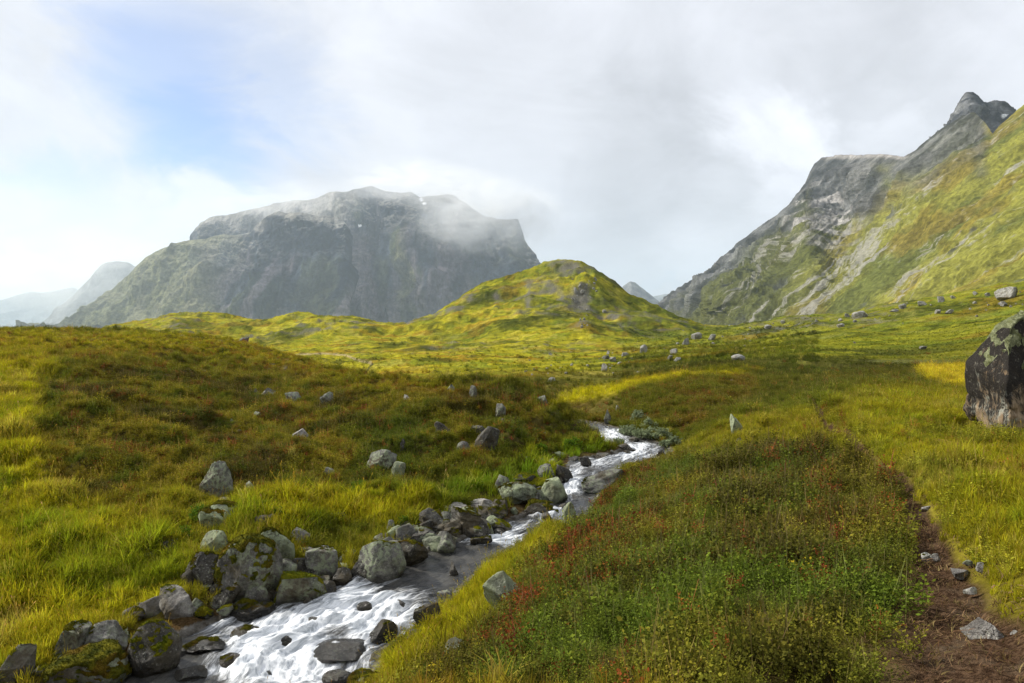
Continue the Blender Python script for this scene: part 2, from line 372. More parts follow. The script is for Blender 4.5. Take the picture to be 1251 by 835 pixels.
def mat_leaf(name, trans=0.35):
    t = NT(name); tint = t.attr('tint', 'Color', 'INSTANCER'); v = t.attr('lf'); rnd = t.n('ShaderNodeObjectInfo').outputs['Random']
    c = t.mix(1.0, tint, v, 'MULTIPLY'); c = t.scale(c, t.remap(rnd, 0, 1, .7, 1.35))
    d = t.n('ShaderNodeBsdfDiffuse'); t.l(c, d.inputs[0]); tr = t.n('ShaderNodeBsdfTranslucent'); t.l(c, tr.inputs[0])
    m = t.n('ShaderNodeMixShader'); m.inputs[0].default_value = trans; t.l(d.outputs[0], m.inputs[1]); t.l(tr.outputs[0], m.inputs[2])
    return t.surf(m.outputs[0])
def mat_plain_leaf(name, ca, cb):
    t = NT(name); v = t.attr('lf'); c = t.mix(t.noise(t.pos(), 3.0), ca, cb); c = t.mix(1.0, c, v, 'MULTIPLY')
    d = t.n('ShaderNodeBsdfDiffuse'); t.l(c, d.inputs[0]); tr = t.n('ShaderNodeBsdfTranslucent'); t.l(c, tr.inputs[0])
    m = t.n('ShaderNodeMixShader'); m.inputs[0].default_value = .3; t.l(d.outputs[0], m.inputs[1]); t.l(tr.outputs[0], m.inputs[2])
    return t.surf(m.outputs[0])
def mat_rock(name, dark, light, lichen=(.36, .40, .27), lich=0.45, stain=0.35, streak=False, wet=0.0, ls=9.0):
    t = NT(name); g = t.n('ShaderNodeNewGeometry'); p = g.outputs['Position']
    if streak:
        mp = t.n('ShaderNodeMapping'); t.l(p, mp.inputs[0]); mp.inputs['Scale'].default_value = (1, 1, .22); ps = mp.outputs[0]
    else: ps = p
    rnd = t.n('ShaderNodeObjectInfo').outputs['Random']
    n = t.noise(ps, 3.2, 9, .72); n2 = t.noise(ps, 15, 6, .7); n3 = t.noise(p, 60, 3, .65); n5 = t.noise(p, 1.4, 4, .6)
    c = t.mix(t.ramp(n, .32, .70), dark, light)
    c = t.scale(c, t.math('MULTIPLY', t.remap(rnd, 0, 1, .75, 1.2), t.remap(n3, .3, .7, .6, 1.4)))
    c = t.mix(t.math('MULTIPLY', t.ramp(n5, .47, .64), .6), c, (.085, .064, .028))
    c = t.mix(t.math('MULTIPLY', t.ramp(n2, .52, .64), stain), c, (.022, .021, .019))
    lm = t.math('MULTIPLY', t.ramp(t.noise(p, ls, 8, .75, dist=.4), .60 - .25 * lich, .66 - .22 * lich), t.ramp(t.noise(p, 1.6, 3, .5), .35, .6))
    c = t.mix(t.math('MULTIPLY', lm, .85), c, t.mix(n3, lichen, tuple(q * .6 for q in lichen)))
    sp = t.math('MULTIPLY', t.ramp(t.noise(p, 34, 3, .6), .60, .68), t.ramp(n5, .62, .42))
    c = t.mix(t.math('MULTIPLY', sp, .55 if lich < 1 else .1), c, (.46, .47, .40))
    h = t.math('ADD', t.math('MULTIPLY', n, .6), t.math('MULTIPLY', n2, .35)); h = t.math('ADD', h, t.math('MULTIPLY', n3, .1))
    wa = t.attr('wet', 'Fac'); c = t.mix(wa, c, t.scale(c, .38))
    return t.surf(t.pbr(c, t.remap(wa, 0, 1, lerp(.85, .4, wet), .16), t.bump(h, .9, .09), .3).outputs[0])
def mat_moss(name, a=(.055, .065, .008), b=(.19, .17, .012), c3=(.15, .085, .012)):
    t = NT(name); p = t.pos(); n = t.noise(p, 7, 6, .7); n2 = t.noise(p, 55, 4, .7); n3 = t.noise(p, 2.5, 3, .5)
    c = t.mix(t.ramp(n, .35, .68), a, b); c = t.mix(t.math('MULTIPLY', t.ramp(n3, .5, .65), .7), c, c3)
    c = t.scale(c, t.remap(n2, .3, .7, .45, 1.5))
    return t.surf(t.pbr(c, 1.0, t.bump(t.math('ADD', n2, n), 1.0, .05), .05).outputs[0])
def mat_mountain(name, s1, s2, bumpd):
    t = NT(name); p = t.pos(); c = t.attr('tone')
    n = t.noise(p, s1, 8, .7); n2 = t.noise(p, s2, 6, .7)
    c = t.scale(c, t.math('MULTIPLY', t.remap(n, .28, .72, .6, 1.4), t.remap(n2, .28, .72, .42, 1.58)))
    fl = t.attr('fall', 'Vector'); s3 = t.noise(fl, 1.0, 8, .72); s4 = t.noise(fl, 4.5, 5, .7)
    c = t.scale(c, t.math('MULTIPLY', t.remap(s3, .3, .7, .62, 1.38), t.remap(s4, .3, .7, .72, 1.28)))
    sc = t.attr('chute', 'Fac'); k = t.ramp(t.math('ADD', t.math('ADD', t.math('MULTIPLY', s3, 1.3), t.math('MULTIPLY', s4, .5)), t.math('SUBTRACT', t.math('MULTIPLY', sc, .8), 1.42)), -.05, .12)
    c = t.mix(t.math('MULTIPLY', k, .8), c, t.scale((.25, .24, .215), t.remap(n2, .3, .7, .6, 1.4)))
    h = t.math('ADD', n, t.math('MULTIPLY', n2, .35)); h = t.math('ADD', h, t.math('MULTIPLY', s3, .5))
    return t.surf(t.pbr(c, 1.0, t.bump(h, .9, bumpd), 0.0).outputs[0])
def mat_water():
    t = NT('running_water'); p = t.pos(); foam = t.attr('foam', 'Fac'); uv = t.attr('flow', 'Vector')
    n = t.noise(uv, 2.2, 8, .70, dist=.7); n2 = t.noise(uv, 12.0, 6, .7, dist=.5); n3 = t.noise(p, 3.0, 4, .6); n4 = t.noise(uv, 46.0, 4, .6, dist=.8)
    fm = t.math('ADD', t.math('MULTIPLY', n, 1.1), t.math('MULTIPLY', n2, .7)); fm = t.math('ADD', fm, t.math('MULTIPLY', n4, .25))
    fm = t.math('ADD', t.math('SUBTRACT', fm, 1.02), t.math('MULTIPLY', t.math('SUBTRACT', foam, .57), .85))
    fm = t.ramp(fm, -.14, .30)
    h = t.math('ADD', t.math('MULTIPLY', n2, .5), t.math('MULTIPLY', n4, .22)); h = t.math('ADD', h, t.math('MULTIPLY', n, .4))
    bn = t.bump(h, .8, .05); bf = t.bump(h, .35, .04)
    deep = t.mix(t.ramp(n3, .35, .65), (.026, .027, .027), (.075, .072, .064))
    w = t.pbr(deep, .05, bn, .5); w.inputs['IOR'].default_value = 1.333
    fo = t.pbr(t.mix(t.ramp(n2, .35, .6), (.36, .39, .42), (.80, .82, .84)), .6, bf, .3)
    m = t.n('ShaderNodeMixShader'); t.l(fm, m.inputs[0]); t.l(w.outputs[0], m.inputs[1]); t.l(fo.outputs[0], m.inputs[2])
    return t.surf(m.outputs[0])
def mat_pond():
    t = NT('still_water'); n = t.noise(t.pos(), 2.5, 4, .6)
    w = t.pbr((.035, .033, .016), .10, t.bump(n, .15, .05), .5); return t.surf(w.outputs[0])
M_GROUND = mat_ground(); M_GRASS = mat_leaf('grass_blade', .4); M_HEATH = mat_leaf('heath_leaf', .3)
M_WATER = mat_water(); M_POND = mat_pond()
M_ROCK = mat_rock('grey_lichen_rock', (.050, .047, .042), (.215, .205, .185), (.31, .35, .22), .55, .45)
M_DARK = mat_rock('dark_stream_rock', (.022, .020, .017), (.105, .095, .078), (.30, .31, .22), .15, .5, wet=.3)
M_PALE = mat_rock('pale_rock', (.13, .12, .11), (.42, .40, .37), (.45, .46, .38), .4, .5)
M_GREEN = mat_rock('green_lichen_rock', (.065, .072, .050), (.21, .225, .15), (.36, .41, .24), .75, .45)
def mat_black():
    t = NT('black_lichen_rock'); tc = t.n('ShaderNodeTexCoord').outputs['Object']; mp = t.n('ShaderNodeMapping'); t.l(tc, mp.inputs[0]); mp.inputs['Scale'].default_value = (1, 1, .32); ps = mp.outputs[0]
    sx = t.n('ShaderNodeSeparateXYZ'); t.l(tc, sx.inputs[0]); n = t.noise(ps, 4.5, 8, .72, dist=.5); n2 = t.noise(ps, 13, 6, .75); n3 = t.noise(tc, 40, 4, .65); n4 = t.noise(tc, 1.3, 3, .5)
    tan = t.mix(t.ramp(n2, .35, .65), (.17, .115, .065), (.37, .28, .185)); tan = t.mix(t.ramp(t.noise(tc, 2.2, 5, .6), .5, .62), tan, (.30, .30, .25))
    k = t.math('ADD', t.math('ADD', t.math('MULTIPLY', n, .8), t.math('MULTIPLY', n2, .45)), t.math('MULTIPLY', n4, .35))
    k = t.math('ADD', k, t.remap(sx.outputs[2], -1.3, .2, -.13, .07))
    c = t.mix(t.ramp(k, .66, .80), tan, t.scale((.020, .017, .014), t.remap(n3, .3, .7, .5, 1.8)))
    c = t.mix(t.math('MULTIPLY', t.ramp(t.noise(tc, 11, 6, .75), .57, .66), .5), c, (.26, .24, .19))
    h = t.math('ADD', t.math('MULTIPLY', n, .7), t.math('MULTIPLY', n2, .4)); h = t.math('ADD', h, t.math('MULTIPLY', n3, .12))
    return t.surf(t.pbr(c, .9, t.bump(h, 1.0, .10), .15).outputs[0])
M_BLACK = mat_black()
M_FAR = mat_rock('far_boulder', (.13, .125, .115), (.33, .32, .29), (.45, .47, .36), .3, .3)
M_MOSS = mat_moss('moss'); M_MOSSG = mat_moss('bright_moss', (.10, .13, .01), (.30, .28, .012), (.20, .16, .012))
M_CAP = mat_moss('pale_lichen_cap', (.12, .13, .06), (.36, .38, .22), (.13, .14, .03))

# ------------------------------------------------------------------ ground: one sheet, fine where the camera looks
def build_ground():
    pxs = np.concatenate([np.arange(-500, -40, 7.0), np.arange(-40, 1300, 2.2), np.arange(1300, 1751, 7.0)])
    ys = np.exp(np.concatenate([np.linspace(math.log(0.9), math.log(3.0), 40, endpoint=False), np.linspace(math.log(3.0), math.log(40), 430, endpoint=False), np.linspace(math.log(40), math.log(900), 400)]))
    PX, Y = np.meshgrid(pxs, ys); X = (PX - CX) / F * Y
    x, y = X.ravel(), Y.ravel(); z = H(x, y)
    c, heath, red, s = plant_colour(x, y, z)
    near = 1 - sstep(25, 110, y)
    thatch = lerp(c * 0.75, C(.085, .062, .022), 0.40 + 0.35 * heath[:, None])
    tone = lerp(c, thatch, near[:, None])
    px, py = s['px'], s['py']
    # a vehicle track and two ditches in the valley floor
    def line(pts, w):
        d = np.full(px.shape, 1e9)
        for (ax, ay), (bx, by) in zip(pts[:-1], pts[1:]):
            dx, dy = bx - ax, by - ay; t = np.clip(((px - ax) * dx + (py - ay) * dy) / (dx * dx + dy * dy), 0, 1)
            d = np.minimum(d, np.hypot(px - ax - t * dx, (py - ay - t * dy) * 1.4))
        return (1 - sstep(w * .5, w * 1.2, d)) * (y > 75)
    tr = line([(355, 434), (395, 432), (420, 434), (438, 440), (453, 444)], 1.7)
    tone = lerp(tone, C(.34, .27, .15), (tr * .85)[:, None])
    dt = np.maximum(line([(455, 445), (450, 451), (443, 458)], 1.5), line([(416, 445), (409, 451)], 1.1))
    tone = lerp(tone, C(.05, .055, .03), (dt * .9)[:, None])
    bare = np.clip(s['path'], 0, 1)
    bare = np.maximum(bare, 0.85 * (s['side'] < 0) * (1 - sstep(0.4, 1.7, s['sd'] + 0.6 * s['n2'])) * (y < 45))
    # trodden brown verge left of the path where it is widest
    verge = (1 - sstep(1.2, 2.1, path_d(x, y) / path_w(y) + 0.4 * s['n2'])) * (y < 6.5) * (x < np.interp(y, [3, 7], [_path_xy[1][0] + .3, 4.2]))
    tone = lerp(tone, C(.10, .068, .034), (verge * .8)[:, None])
    # stones showing through: stream bed and banks, outcrops on the far slopes
    far = sstep(90, 200, y)
    Zg = z.reshape(Y.shape); slope = np.hypot(np.gradient(Zg, axis=0) / np.maximum(np.gradient(Y, axis=0), 1e-6), np.gradient(Zg, axis=1) / np.maximum(np.gradient(X, axis=1), 1e-6)).ravel()
    cr = fbm(x * 0.06, y * 0.06, z * 0.12, o=5, seed=81, ridged=True)
    out = far * sstep(0.50, 1.05, slope * 0.75 + 0.8 * cr) * sstep(0.0, 0.35, fbm(x * 0.02, y * 0.02, o=3, seed=82) + 0.12)
    oc = np.exp(-(((px - 712) / 20) ** 2 + ((py - 368) / 26) ** 2)) * far
    out = np.maximum(out, sstep(0.55, 0.85, .75 * oc + 0.65 * cr) * sstep(0.15, 0.45, oc))
    stony = np.maximum(out * 0.9, (s['sd'] < 0.05) * 0.9 + 0.0)
    hillrock = (y < 60) * (y > 12) * (x < np.interp(y, _SY, _SL)) * sstep(0.36, 0.55, fbm(x * 1.1, y * 1.1, z * 1.6, o=4, seed=84)) * sstep(0.0, .3, fbm(x * .25, y * .25, o=2, seed=85) + .1)
    stony = np.maximum(stony, hillrock)
    # rough apron beside and behind the camera so the sheet has no rim near it
    gx, gy = np.meshgrid(np.linspace(-90, 90, 61), np.linspace(-70, 60, 45)); ax, ay = gx.ravel(), gy.ravel()
    yy = np.maximum(ay, 0.9); az = rbf_z(CX + F * ax / yy, yy) - 0.8
    az = np.clip(az, -7, 1.5); az = np.where(ay < .9, np.clip(az, -3.4, -1.7), az)
    fa = grid_faces(45, 61, len(x)); cx = gx[:-1, :-1].ravel() + 1.5; cy = gy[:-1, :-1].ravel() + 1.5
    inside = (cy > 2) & (np.abs(cx) < 0.9 * cy + 0.0)
    V = np.concatenate([np.stack([x, y, z], 1), np.stack([ax, ay, az], 1)])
    Fq = np.concatenate([grid_faces(len(ys), len(pxs)), fa[~inside]])
    me = mesh_np('ground', V, Fq)
    add_col(me, 'tone', np.concatenate([tone, np.tile(C(.13, .12, .015), (len(ax), 1))]))
    add_f(me, 'bare', np.concatenate([bare, np.zeros(len(ax))])); add_f(me, 'stony', np.concatenate([stony, np.zeros(len(ax))]))
    me.materials.append(M_GROUND); o = link(bpy.data.objects.new('ground', me)); tag(o, kind='structure')
    # the plain far below and beyond, out to the horizon
    n = 40; R = 45000.0
    V = [(R * math.cos(a), R * math.sin(a), -26) for a in np.linspace(0, 2 * math.pi, n, endpoint=False)] + [(0, 0, -26)]
    me = mesh_np('valley_floor', V, None, tris=[(i, (i + 1) % n, n) for i in range(n)])
    add_col(me, 'tone', np.tile(C(.10, .11, .02), (n + 1, 1))); me.materials.append(M_GROUND)
    tag(link(bpy.data.objects.new('valley_floor', me)), kind='structure')

# ------------------------------------------------------------------ water
def build_water():
    ys = np.linspace(6.5, 32.8, 1300); ts = np.linspace(-1.25, 1.25, 150)
    Y, T = np.meshgrid(ys, ts, indexing='ij'); xc, hw, zw = stream(Y); X = xc + T * (hw + 0.12)
    px = CX + F * X / Y; py = HZ - F * zw / Y
    foam = np.full(X.shape, 0.30)
    for (a, b, sx, sy, k) in ((350,795,90,38,.75),(300,770,50,24,.3),(455,745,62,30,.75),(420,720,34,12,.3),(610,660,44,9,.5),(632,646,26,7,.25),(672,628,26,10,.75),(697,595,16,14,.6),
                              (720,569,30,6,.35),(775,556,28,7,.45),(745,533,20,8,.6),(780,546,24,5,.45),(330,825,70,22,.5),(540,700,40,10,.12),(430,765,70,20,.3),(230,815,60,20,.12),(370,815,60,24,.4),(600,655,60,8,.25),(690,575,20,10,.3),(740,560,50,5,.3)):
        foam = foam + k * np.exp(-(((px - a) / sx) ** 2 + ((py - b) / sy) ** 2))
    for (a, b, sx, sy, k) in ((522,692,48,26,.36),(415,775,30,14,.45),(405,810,26,18,.3),(205,815,60,26,.38),(300,765,26,10,.25),(262,790,34,14,.25),(330,812,20,8,.3),(470,722,20,10,.25),(650,655,22,8,.3),(395,722,24,8,.3),(690,570,18,5,.25)):
        foam = foam - k * np.exp(-(((px - a) / sx) ** 2 + ((py - b) / sy) ** 2))
    foam = np.clip(foam, 0, 1)
    # distance run along the stream
    dl = np.hypot(np.gradient(xc[:, 0]), np.gradient(ys)); L = np.cumsum(dl)[:, None] + 0 * X
    W = T * hw
    warp = 0.25 * fbm(L * 0.8, W * 1.2, o=3, seed=90)
    chop = fbm(L * 1.3 + warp, W * 2.6 + warp, o=4, seed=91); rid = fbm(L * 2.4, W * 4.2 + warp * 2, o=4, seed=92, ridged=True)
    z = zw + 0.022 * chop + 0.012 * rid + (foam ** 1.3) * (0.17 * chop + 0.055 * rid + .03 * fbm(L * 2.5, W * 9, o=3, seed=94)) + 0.02 * fbm(X * 0.8, Y * 0.8, o=2, seed=93)
    z = z + 0.05 * (1 - T ** 2) * foam
    me = mesh_np('stream', np.stack([X.ravel(), Y.ravel(), z.ravel()], 1), grid_faces(*X.shape))
    add_f(me, 'foam', foam.ravel())
    a = me.attributes.new('flow', 'FLOAT_VECTOR', 'POINT'); a.data.foreach_set('vector', np.stack([(L * 0.30 + warp * .6).ravel(), (W * 1.15 + warp).ravel(), 0 * W.ravel()], 1).astype(np.float32).ravel())
    me.materials.append(M_WATER); tag(link(bpy.data.objects.new('stream', me)), kind='structure')
    a = np.linspace(0, 2 * math.pi, 72, endpoint=False)
    V = [(PONDC[0] + 1.18 * PONDR[0] * math.cos(q), PONDC[1] + 1.18 * PONDR[1] * math.sin(q), PONDZ) for q in a] + [(PONDC[0], PONDC[1], PONDZ)]
    me = mesh_np('pond', V, None, tris=[(i, (i + 1) % 72, 72) for i in range(72)]); me.materials.append(M_POND)
    tag(link(bpy.data.objects.new('pond', me)), kind='structure')

# ------------------------------------------------------------------ rocks
_ICO = {}
def ico(sub):
    if sub not in _ICO:
        bm = bmesh.new(); bmesh.ops.create_icosphere(bm, subdivisions=sub, radius=1.0)
        V = np.array([v.co[:] for v in bm.verts]); T = np.array([[v.index for v in f.verts] for f in bm.faces]); bm.free(); _ICO[sub] = (V, T)
    return _ICO[sub]
def rot_z(V, a): c, s = math.cos(a), math.sin(a); return np.stack([V[:, 0] * c - V[:, 1] * s, V[:, 0] * s + V[:, 1] * c, V[:, 2]], 1)
def rot_y(V, a): c, s = math.cos(a), math.sin(a); return np.stack([V[:, 0] * c + V[:, 2] * s, V[:, 1], -V[:, 0] * s + V[:, 2] * c], 1)
def rock_verts(seed, shape='block', sub=4, rough=1.0, tilt=0.0):
    V, T = ico(sub); V = V.copy(); r = np.random.default_rng(seed)
    n, lo, hi = {'block': (15, .48, .82), 'round': (16, .70, .95), 'slab': (12, .46, .8), 'point': (13, .42, .8)}[shape]
    if shape != 'round': V = V * (1.0 / np.maximum(np.abs(V).max(1, keepdims=True), 1e-6)) ** 0.55
    for k in range(n):
        d = r.normal(size=3); d[2] *= .8; d /= np.linalg.norm(d); o = r.uniform(lo, hi)
        q = V @ d - o; V = V - np.outer(np.maximum(q, 0), d)
    if shape == 'point':
        f = 1 - 0.36 * np.clip(V[:, 2] + .3, 0, 2); V[:, 0] *= f; V[:, 1] *= f; V[:, 0] += .22 * V[:, 2] * r.choice([-1, 1])
    s = seed * 3.7
    N = V / np.linalg.norm(V, axis=1, keepdims=True)
    X = V + .12 * np.stack([fbm(V[:, 0] * 2 + s, V[:, 1] * 2, V[:, 2] * 2, o=2, seed=97 + k) for k in range(3)], 1)
    d = 0.07 * fbm(X[:, 0] * 1.4 + s, X[:, 1] * 1.4, X[:, 2] * 1.4, o=3, seed=100) + 0.05 * fbm(X[:, 0] * 3.2 + s, X[:, 1] * 3.2, X[:, 2] * 4.2, o=4, seed=101, gain=.6)
    crack = fbm(X[:, 0] * 1.5 + s, X[:, 1] * 1.5, X[:, 2] * 2.2, o=2, seed=103); d -= 0.07 * np.exp(-(crack / .035) ** 2)
    d += 0.028 * fbm(X[:, 0] * 9 + s, X[:, 1] * 9, X[:, 2] * 9, o=4, seed=102, gain=.65)
    V = V + N * (d * rough)[:, None]
    if tilt: V = rot_y(V, tilt)
    mn, mx = V.min(0), V.max(0); V = (V - (mn + mx) / 2) / ((mx - mn) / 2)
    return V, T
def vnormals(V, T):
    fn = np.cross(V[T[:, 1]] - V[T[:, 0]], V[T[:, 2]] - V[T[:, 0]]); N = np.zeros_like(V)
    for k in range(3): np.add.at(N, T[:, k], fn)
    return N / np.maximum(np.linalg.norm(N, axis=1, keepdims=True), 1e-12)
FOOT = []
def skin_patch(name, parent, V, T, mask, thick, mat, seed):
    """a real layer of growth lying on part of a rock"""
    N = vnormals(V, T); s = seed * 1.3; sz = np.abs(V).max()
    bumpy = fbm(V[:, 0] / sz * 6 + s, V[:, 1] / sz * 6, V[:, 2] / sz * 6, o=4, seed=130)
    f = sstep(0.0, 0.25, mask); off = lerp(-0.02 * sz, thick * (1 + 0.9 * bumpy), f)
    W = V + N * off[:, None]; keep = (mask[T] > -0.06).any(1); t = T[keep]
    if len(t) < 8: return None
    lab = np.arange(len(V))
    for _ in range(200):                                    # split the growth into its separate patches
        m = lab[t].min(1); old = lab.copy()
        for k in range(3): np.minimum.at(lab, t[:, k], m)
        lab = lab[lab]
        if (lab == old).all(): break
    for g in np.unique(lab[t[:, 0]]):
        tg = t[lab[t[:, 0]] == g]
        if len(tg) < 60: continue
        rr = np.random.default_rng(seed + len(tg)); A = W[tg]; ar = np.linalg.norm(np.cross(A[:, 1] - A[:, 0], A[:, 2] - A[:, 0]), axis=1); nb = int(min(5200, max(300, ar.sum() / 2 * 26000)))
        fi = rr.choice(len(tg), nb, p=ar / ar.sum()); bc = rr.dirichlet((1, 1, 1), nb); c0 = (A[fi] * bc[..., None]).sum(1); n0 = N[tg[fi, 0]]
        dr = n0 + rr.normal(size=(nb, 3)) * .55; dr /= np.linalg.norm(dr, axis=1, keepdims=True); sdv = np.cross(dr, rr.normal(size=(nb, 3))); sdv /= np.linalg.norm(sdv, axis=1, keepdims=True)
        ln = (rr.uniform(.008, .026, nb) * max(.7, min(1.6, sz * 2.2)))[:, None]; wd = ln * .30
        BV = np.stack([c0 - sdv * wd - n0 * .004, c0 + sdv * wd - n0 * .004, c0 + dr * ln], 1).reshape(-1, 3)
        u, inv = np.unique(tg, return_inverse=True)
        me = mesh_np(name, np.concatenate([W[u], BV]), None, tris=np.concatenate([inv.reshape(-1, 3), np.arange(nb * 3).reshape(-1, 3) + len(u)])); me.materials.append(mat)
        o = link(bpy.data.objects.new(name, me)); o.parent = parent
def rock(px, py, w, h, label, mat=None, shape='block', seed=0, tilt=0.0, moss=0.0, mossmat=None, deep=0.8, sub=4, sink=.25, name='rock', rough=1.0, mthick=.03, group=None, zshift=0.0):
    mat = mat or M_ROCK
    x, y = hit_w(px, py); m = y / F; W, D = w * m, max(w * m * deep, h * m * .55); yc = y + D * .30; xc = (px - CX) / F * yc
    zt = (HZ - (py - h)) / F * yc; zb = (HZ - py) / F * y - sink * h * m
    V, T = rock_verts(seed + int(px) * 7 + int(py), shape, 5 if (moss or w > 24) else sub, rough, tilt)
    V = V * np.array([W / 2, D / 2, (zt - zb) / 2])
    me = mesh_np(name, V, None, tris=T); me.materials.append(mat); wx, wy, wz = V[:, 0] + xc, V[:, 1] + yc, V[:, 2] + (zt + zb) / 2 + zshift
    sdd, szw, _ = stream_d(wx, wy); add_f(me, 'wet', (1 - sstep(.05, .24, wz - szw + .12 * fbm(wx * 5, wy * 5, wz * 5, o=3, seed=140))) * (1 - sstep(.2, .6, sdd)))
    o = link(bpy.data.objects.new(name, me)); o.location = (xc, yc, (zt + zb) / 2 + zshift); tag(o, label, 'rock' if name == 'rock' else name, group)
    FOOT.append((xc, yc, W * .42, D * .42))
    if moss:
        N = vnormals(V, T); q = V / np.array([W / 2, D / 2, (zt - zb) / 2])
        mk = N[:, 2] * .75 + .55 * fbm(q[:, 0] * 2.2 + px, q[:, 1] * 2.2, q[:, 2] * 2.2, o=4, seed=120) - .15 * N[:, 0] - (1.05 - moss)
        skin_patch('moss', o, V, T, mk, mthick * max(W, .3), mossmat or M_MOSS, px)
    return o

def build_rocks():
    R = rock
    # ---- left hillside
    R(265,609,40,46,'pointed grey stone standing tall on the left hillside above the stream rocks', shape='point', seed=3, moss=.22, sub=5, mthick=.02)
    R(262,652,52,36,'slanted lichen-crusted rock half sunk in grass below the standing stone', M_GREEN, 'block', 5, moss=.5)
    R(263,684,34,36,'rounded pale-green lichen rock between the big mossy boulder and the grass', M_GREEN, 'round', 2, moss=.2)
    R(306,734,78,80,'largest brown mossy boulder on the near left bank with pale lichen seam', M_ROCK, 'round', 14, moss=.85, sub=5, mthick=.015, name='boulder')
    R(338,697,46,52,'lichen boulder leaning against the right flank of the largest mossy boulder', M_GREEN, 'round', 8, moss=.45, name='boulder')
    R(247,718,42,44,'dark rock with brown moss crown left of the largest mossy boulder', M_DARK, 'block', 4, moss=.55)
    R(232,716,22,24,'small blackish rock tucked against the dark moss-crowned rock', M_DARK, 'block', 9)
    R(366,738,72,42,'broad low slab covered in golden moss at the edge of the white water', M_ROCK, 'slab', 6, moss=.78, mossmat=M_MOSSG, mthick=.012)
    R(214,756,46,38,'angular rock with a white top among grass beside the near rapids', M_PALE, 'block', 14, moss=.3, mossmat=M_MOSSG)
    R(249,756,22,14,'small bright moss cushion rock at the water beside the white-topped rock', M_DARK, 'round', 3, moss=.9, mossmat=M_MOSSG)
    R(190,826,64,66,'round dark boulder with a yellow moss patch at the bottom left water edge', M_DARK, 'round', 22, moss=.50, mossmat=M_MOSSG, sub=5, name='boulder', mthick=.02)
    R(128,806,50,46,'grey lichen rock behind the grass-grown boulder in the bottom left', M_ROCK, 'round', 17, moss=.25)
    R(88,806,46,46,'narrow rock spur with rusty grass on top in the bottom left', M_ROCK, 'block', 37, moss=.45)
    R(112,842,96,52,'boulder overgrown by yellow grass and moss at the bottom left', M_ROCK, 'round', 19, moss=.95, name='boulder', mthick=.03)
    R(16,842,44,52,'grey rock with moss lip cut by the bottom left corner', M_ROCK, 'block', 23, moss=.35, mossmat=M_MOSSG)
    R(172,757,34,14,'flat dark ledge rock with moss behind the round moss-patched boulder', M_DARK, 'slab', 2, moss=.5)
    R(275,746,34,30,'dark wet rock with ochre moss under the largest mossy boulder', M_DARK, 'block', 33, moss=.4)
    R(318,744,26,26,'black wet rock at the waterline below the leaning lichen boulder', M_DARK, 'block', 34)
    R(308,756,60,22,'low water-washed rock at the foot of the largest mossy boulder', M_DARK, 'round', 35, moss=.3)
    R(467,711,60,54,'big rounded lichen boulder with a yellow moss patch beside the mid rapids', M_ROCK, 'round', 41, moss=.33, mossmat=M_MOSSG, sub=5, name='boulder', mthick=.015)
    R(503,693,40,34,'brown moss-hung rock just upstream of the big rounded lichen boulder', M_DARK, 'block', 42, moss=.6)
    R(441,712,26,26,'dark upright rock at the left foot of the big rounded lichen boulder', M_DARK, 'block', 43)
    R(417,716,30,24,'dark rock with a moss skirt at the water left of the big lichen boulder', M_DARK, 'block', 44, moss=.25)
    R(395,704,42,36,'dark and white split rock between the golden slab and the big lichen boulder', M_ROCK, 'block', 45, moss=.25)
    R(393,732,36,22,'smooth wet grey rock awash between golden slab and rapids', M_DARK, 'round', 46)
    R(363,672,34,26,'pale cracked rock above the golden moss slab', M_PALE, 'block', 47)
    R(376,686,24,18,'small grey rock under the pale cracked rock', M_ROCK, 'block', 48)
    R(322,656,30,28,'dark cleft rock beside bright green bushes above the leaning lichen boulder', M_DARK, 'block', 49, moss=.2)
    R(271,620,16,12,'small dark stone at the foot of the pointed standing stone', M_DARK, 'block', 50)
    R(304,600,14,12,'small flat grey stone right of the pointed standing stone', M_ROCK, 'block', 51)
    R(181,686,22,12,'brown stone sunk in the grass left of the slanted lichen rock', M_DARK, 'block', 52, moss=.3)
    R(205,678,24,22,'mossy stone in grass left of the rounded pale-green rock', M_DARK, 'block', 53, moss=.6)
    R(415,640,18,14,'dark stone in grass uphill of the big rounded lichen boulder', M_DARK, 'block', 54)
    R(477,655,12,20,'small upright grey stone in grass above the big rounded lichen boulder', M_ROCK, 'point', 55)
    R(465,580,40,32,'boxy brown boulder with moss cap perched midway up the left hillside', M_ROCK, 'block', 61, moss=.30, sub=5, name='boulder', mossmat=M_CAP)
    R(486,586,20,22,'pale green stone leaning on the boxy brown boulder', M_GREEN, 'block', 62)
    R(492,556,9,20,'thin dark upright stone above the boxy brown boulder', M_DARK, 'point', 63, sink=.15)
    R(566,557,17,18,'round grey stone below the dark slanting crag on the left hillside', M_ROCK, 'round', 64)
    R(595,556,32,36,'dark slanting crag overhanging on the right part of the left hillside', M_DARK, 'block', 65, tilt=.5, name='rock')
    R(582,536,26,16,'dark shelf rock just above the dark slanting crag', M_DARK, 'slab', 66, tilt=.5)
    R(541,534,20,20,'dark tilted stone left of the slanting crag', M_DARK, 'block', 67, tilt=.5)
    R(549,484,13,15,'pale green leaning stone on the hill crest, left one of the two crest stones', M_ROCK, 'point', 68, sink=.1)
    R(578,488,10,17,'thin pale standing stone on the hill crest, right one of the two crest stones', M_ROCK, 'point', 69, sink=.1)
    R(611,513,14,20,'tall leaning grey stone with a black hollow beneath, near the hill crest', M_ROCK, 'slab', 70, tilt=.4, sink=.1)
    R(616,523,11,12,'black stone under the tall leaning grey stone', M_DARK, 'block', 71)
    R(497,493,9,11,'small whitish stone on the dark crest left of the two crest stones', M_PALE, 'block', 72)
    R(508,506,12,8,'low grey stone on the left hill below the whitish crest stone', M_ROCK, 'block', 73)
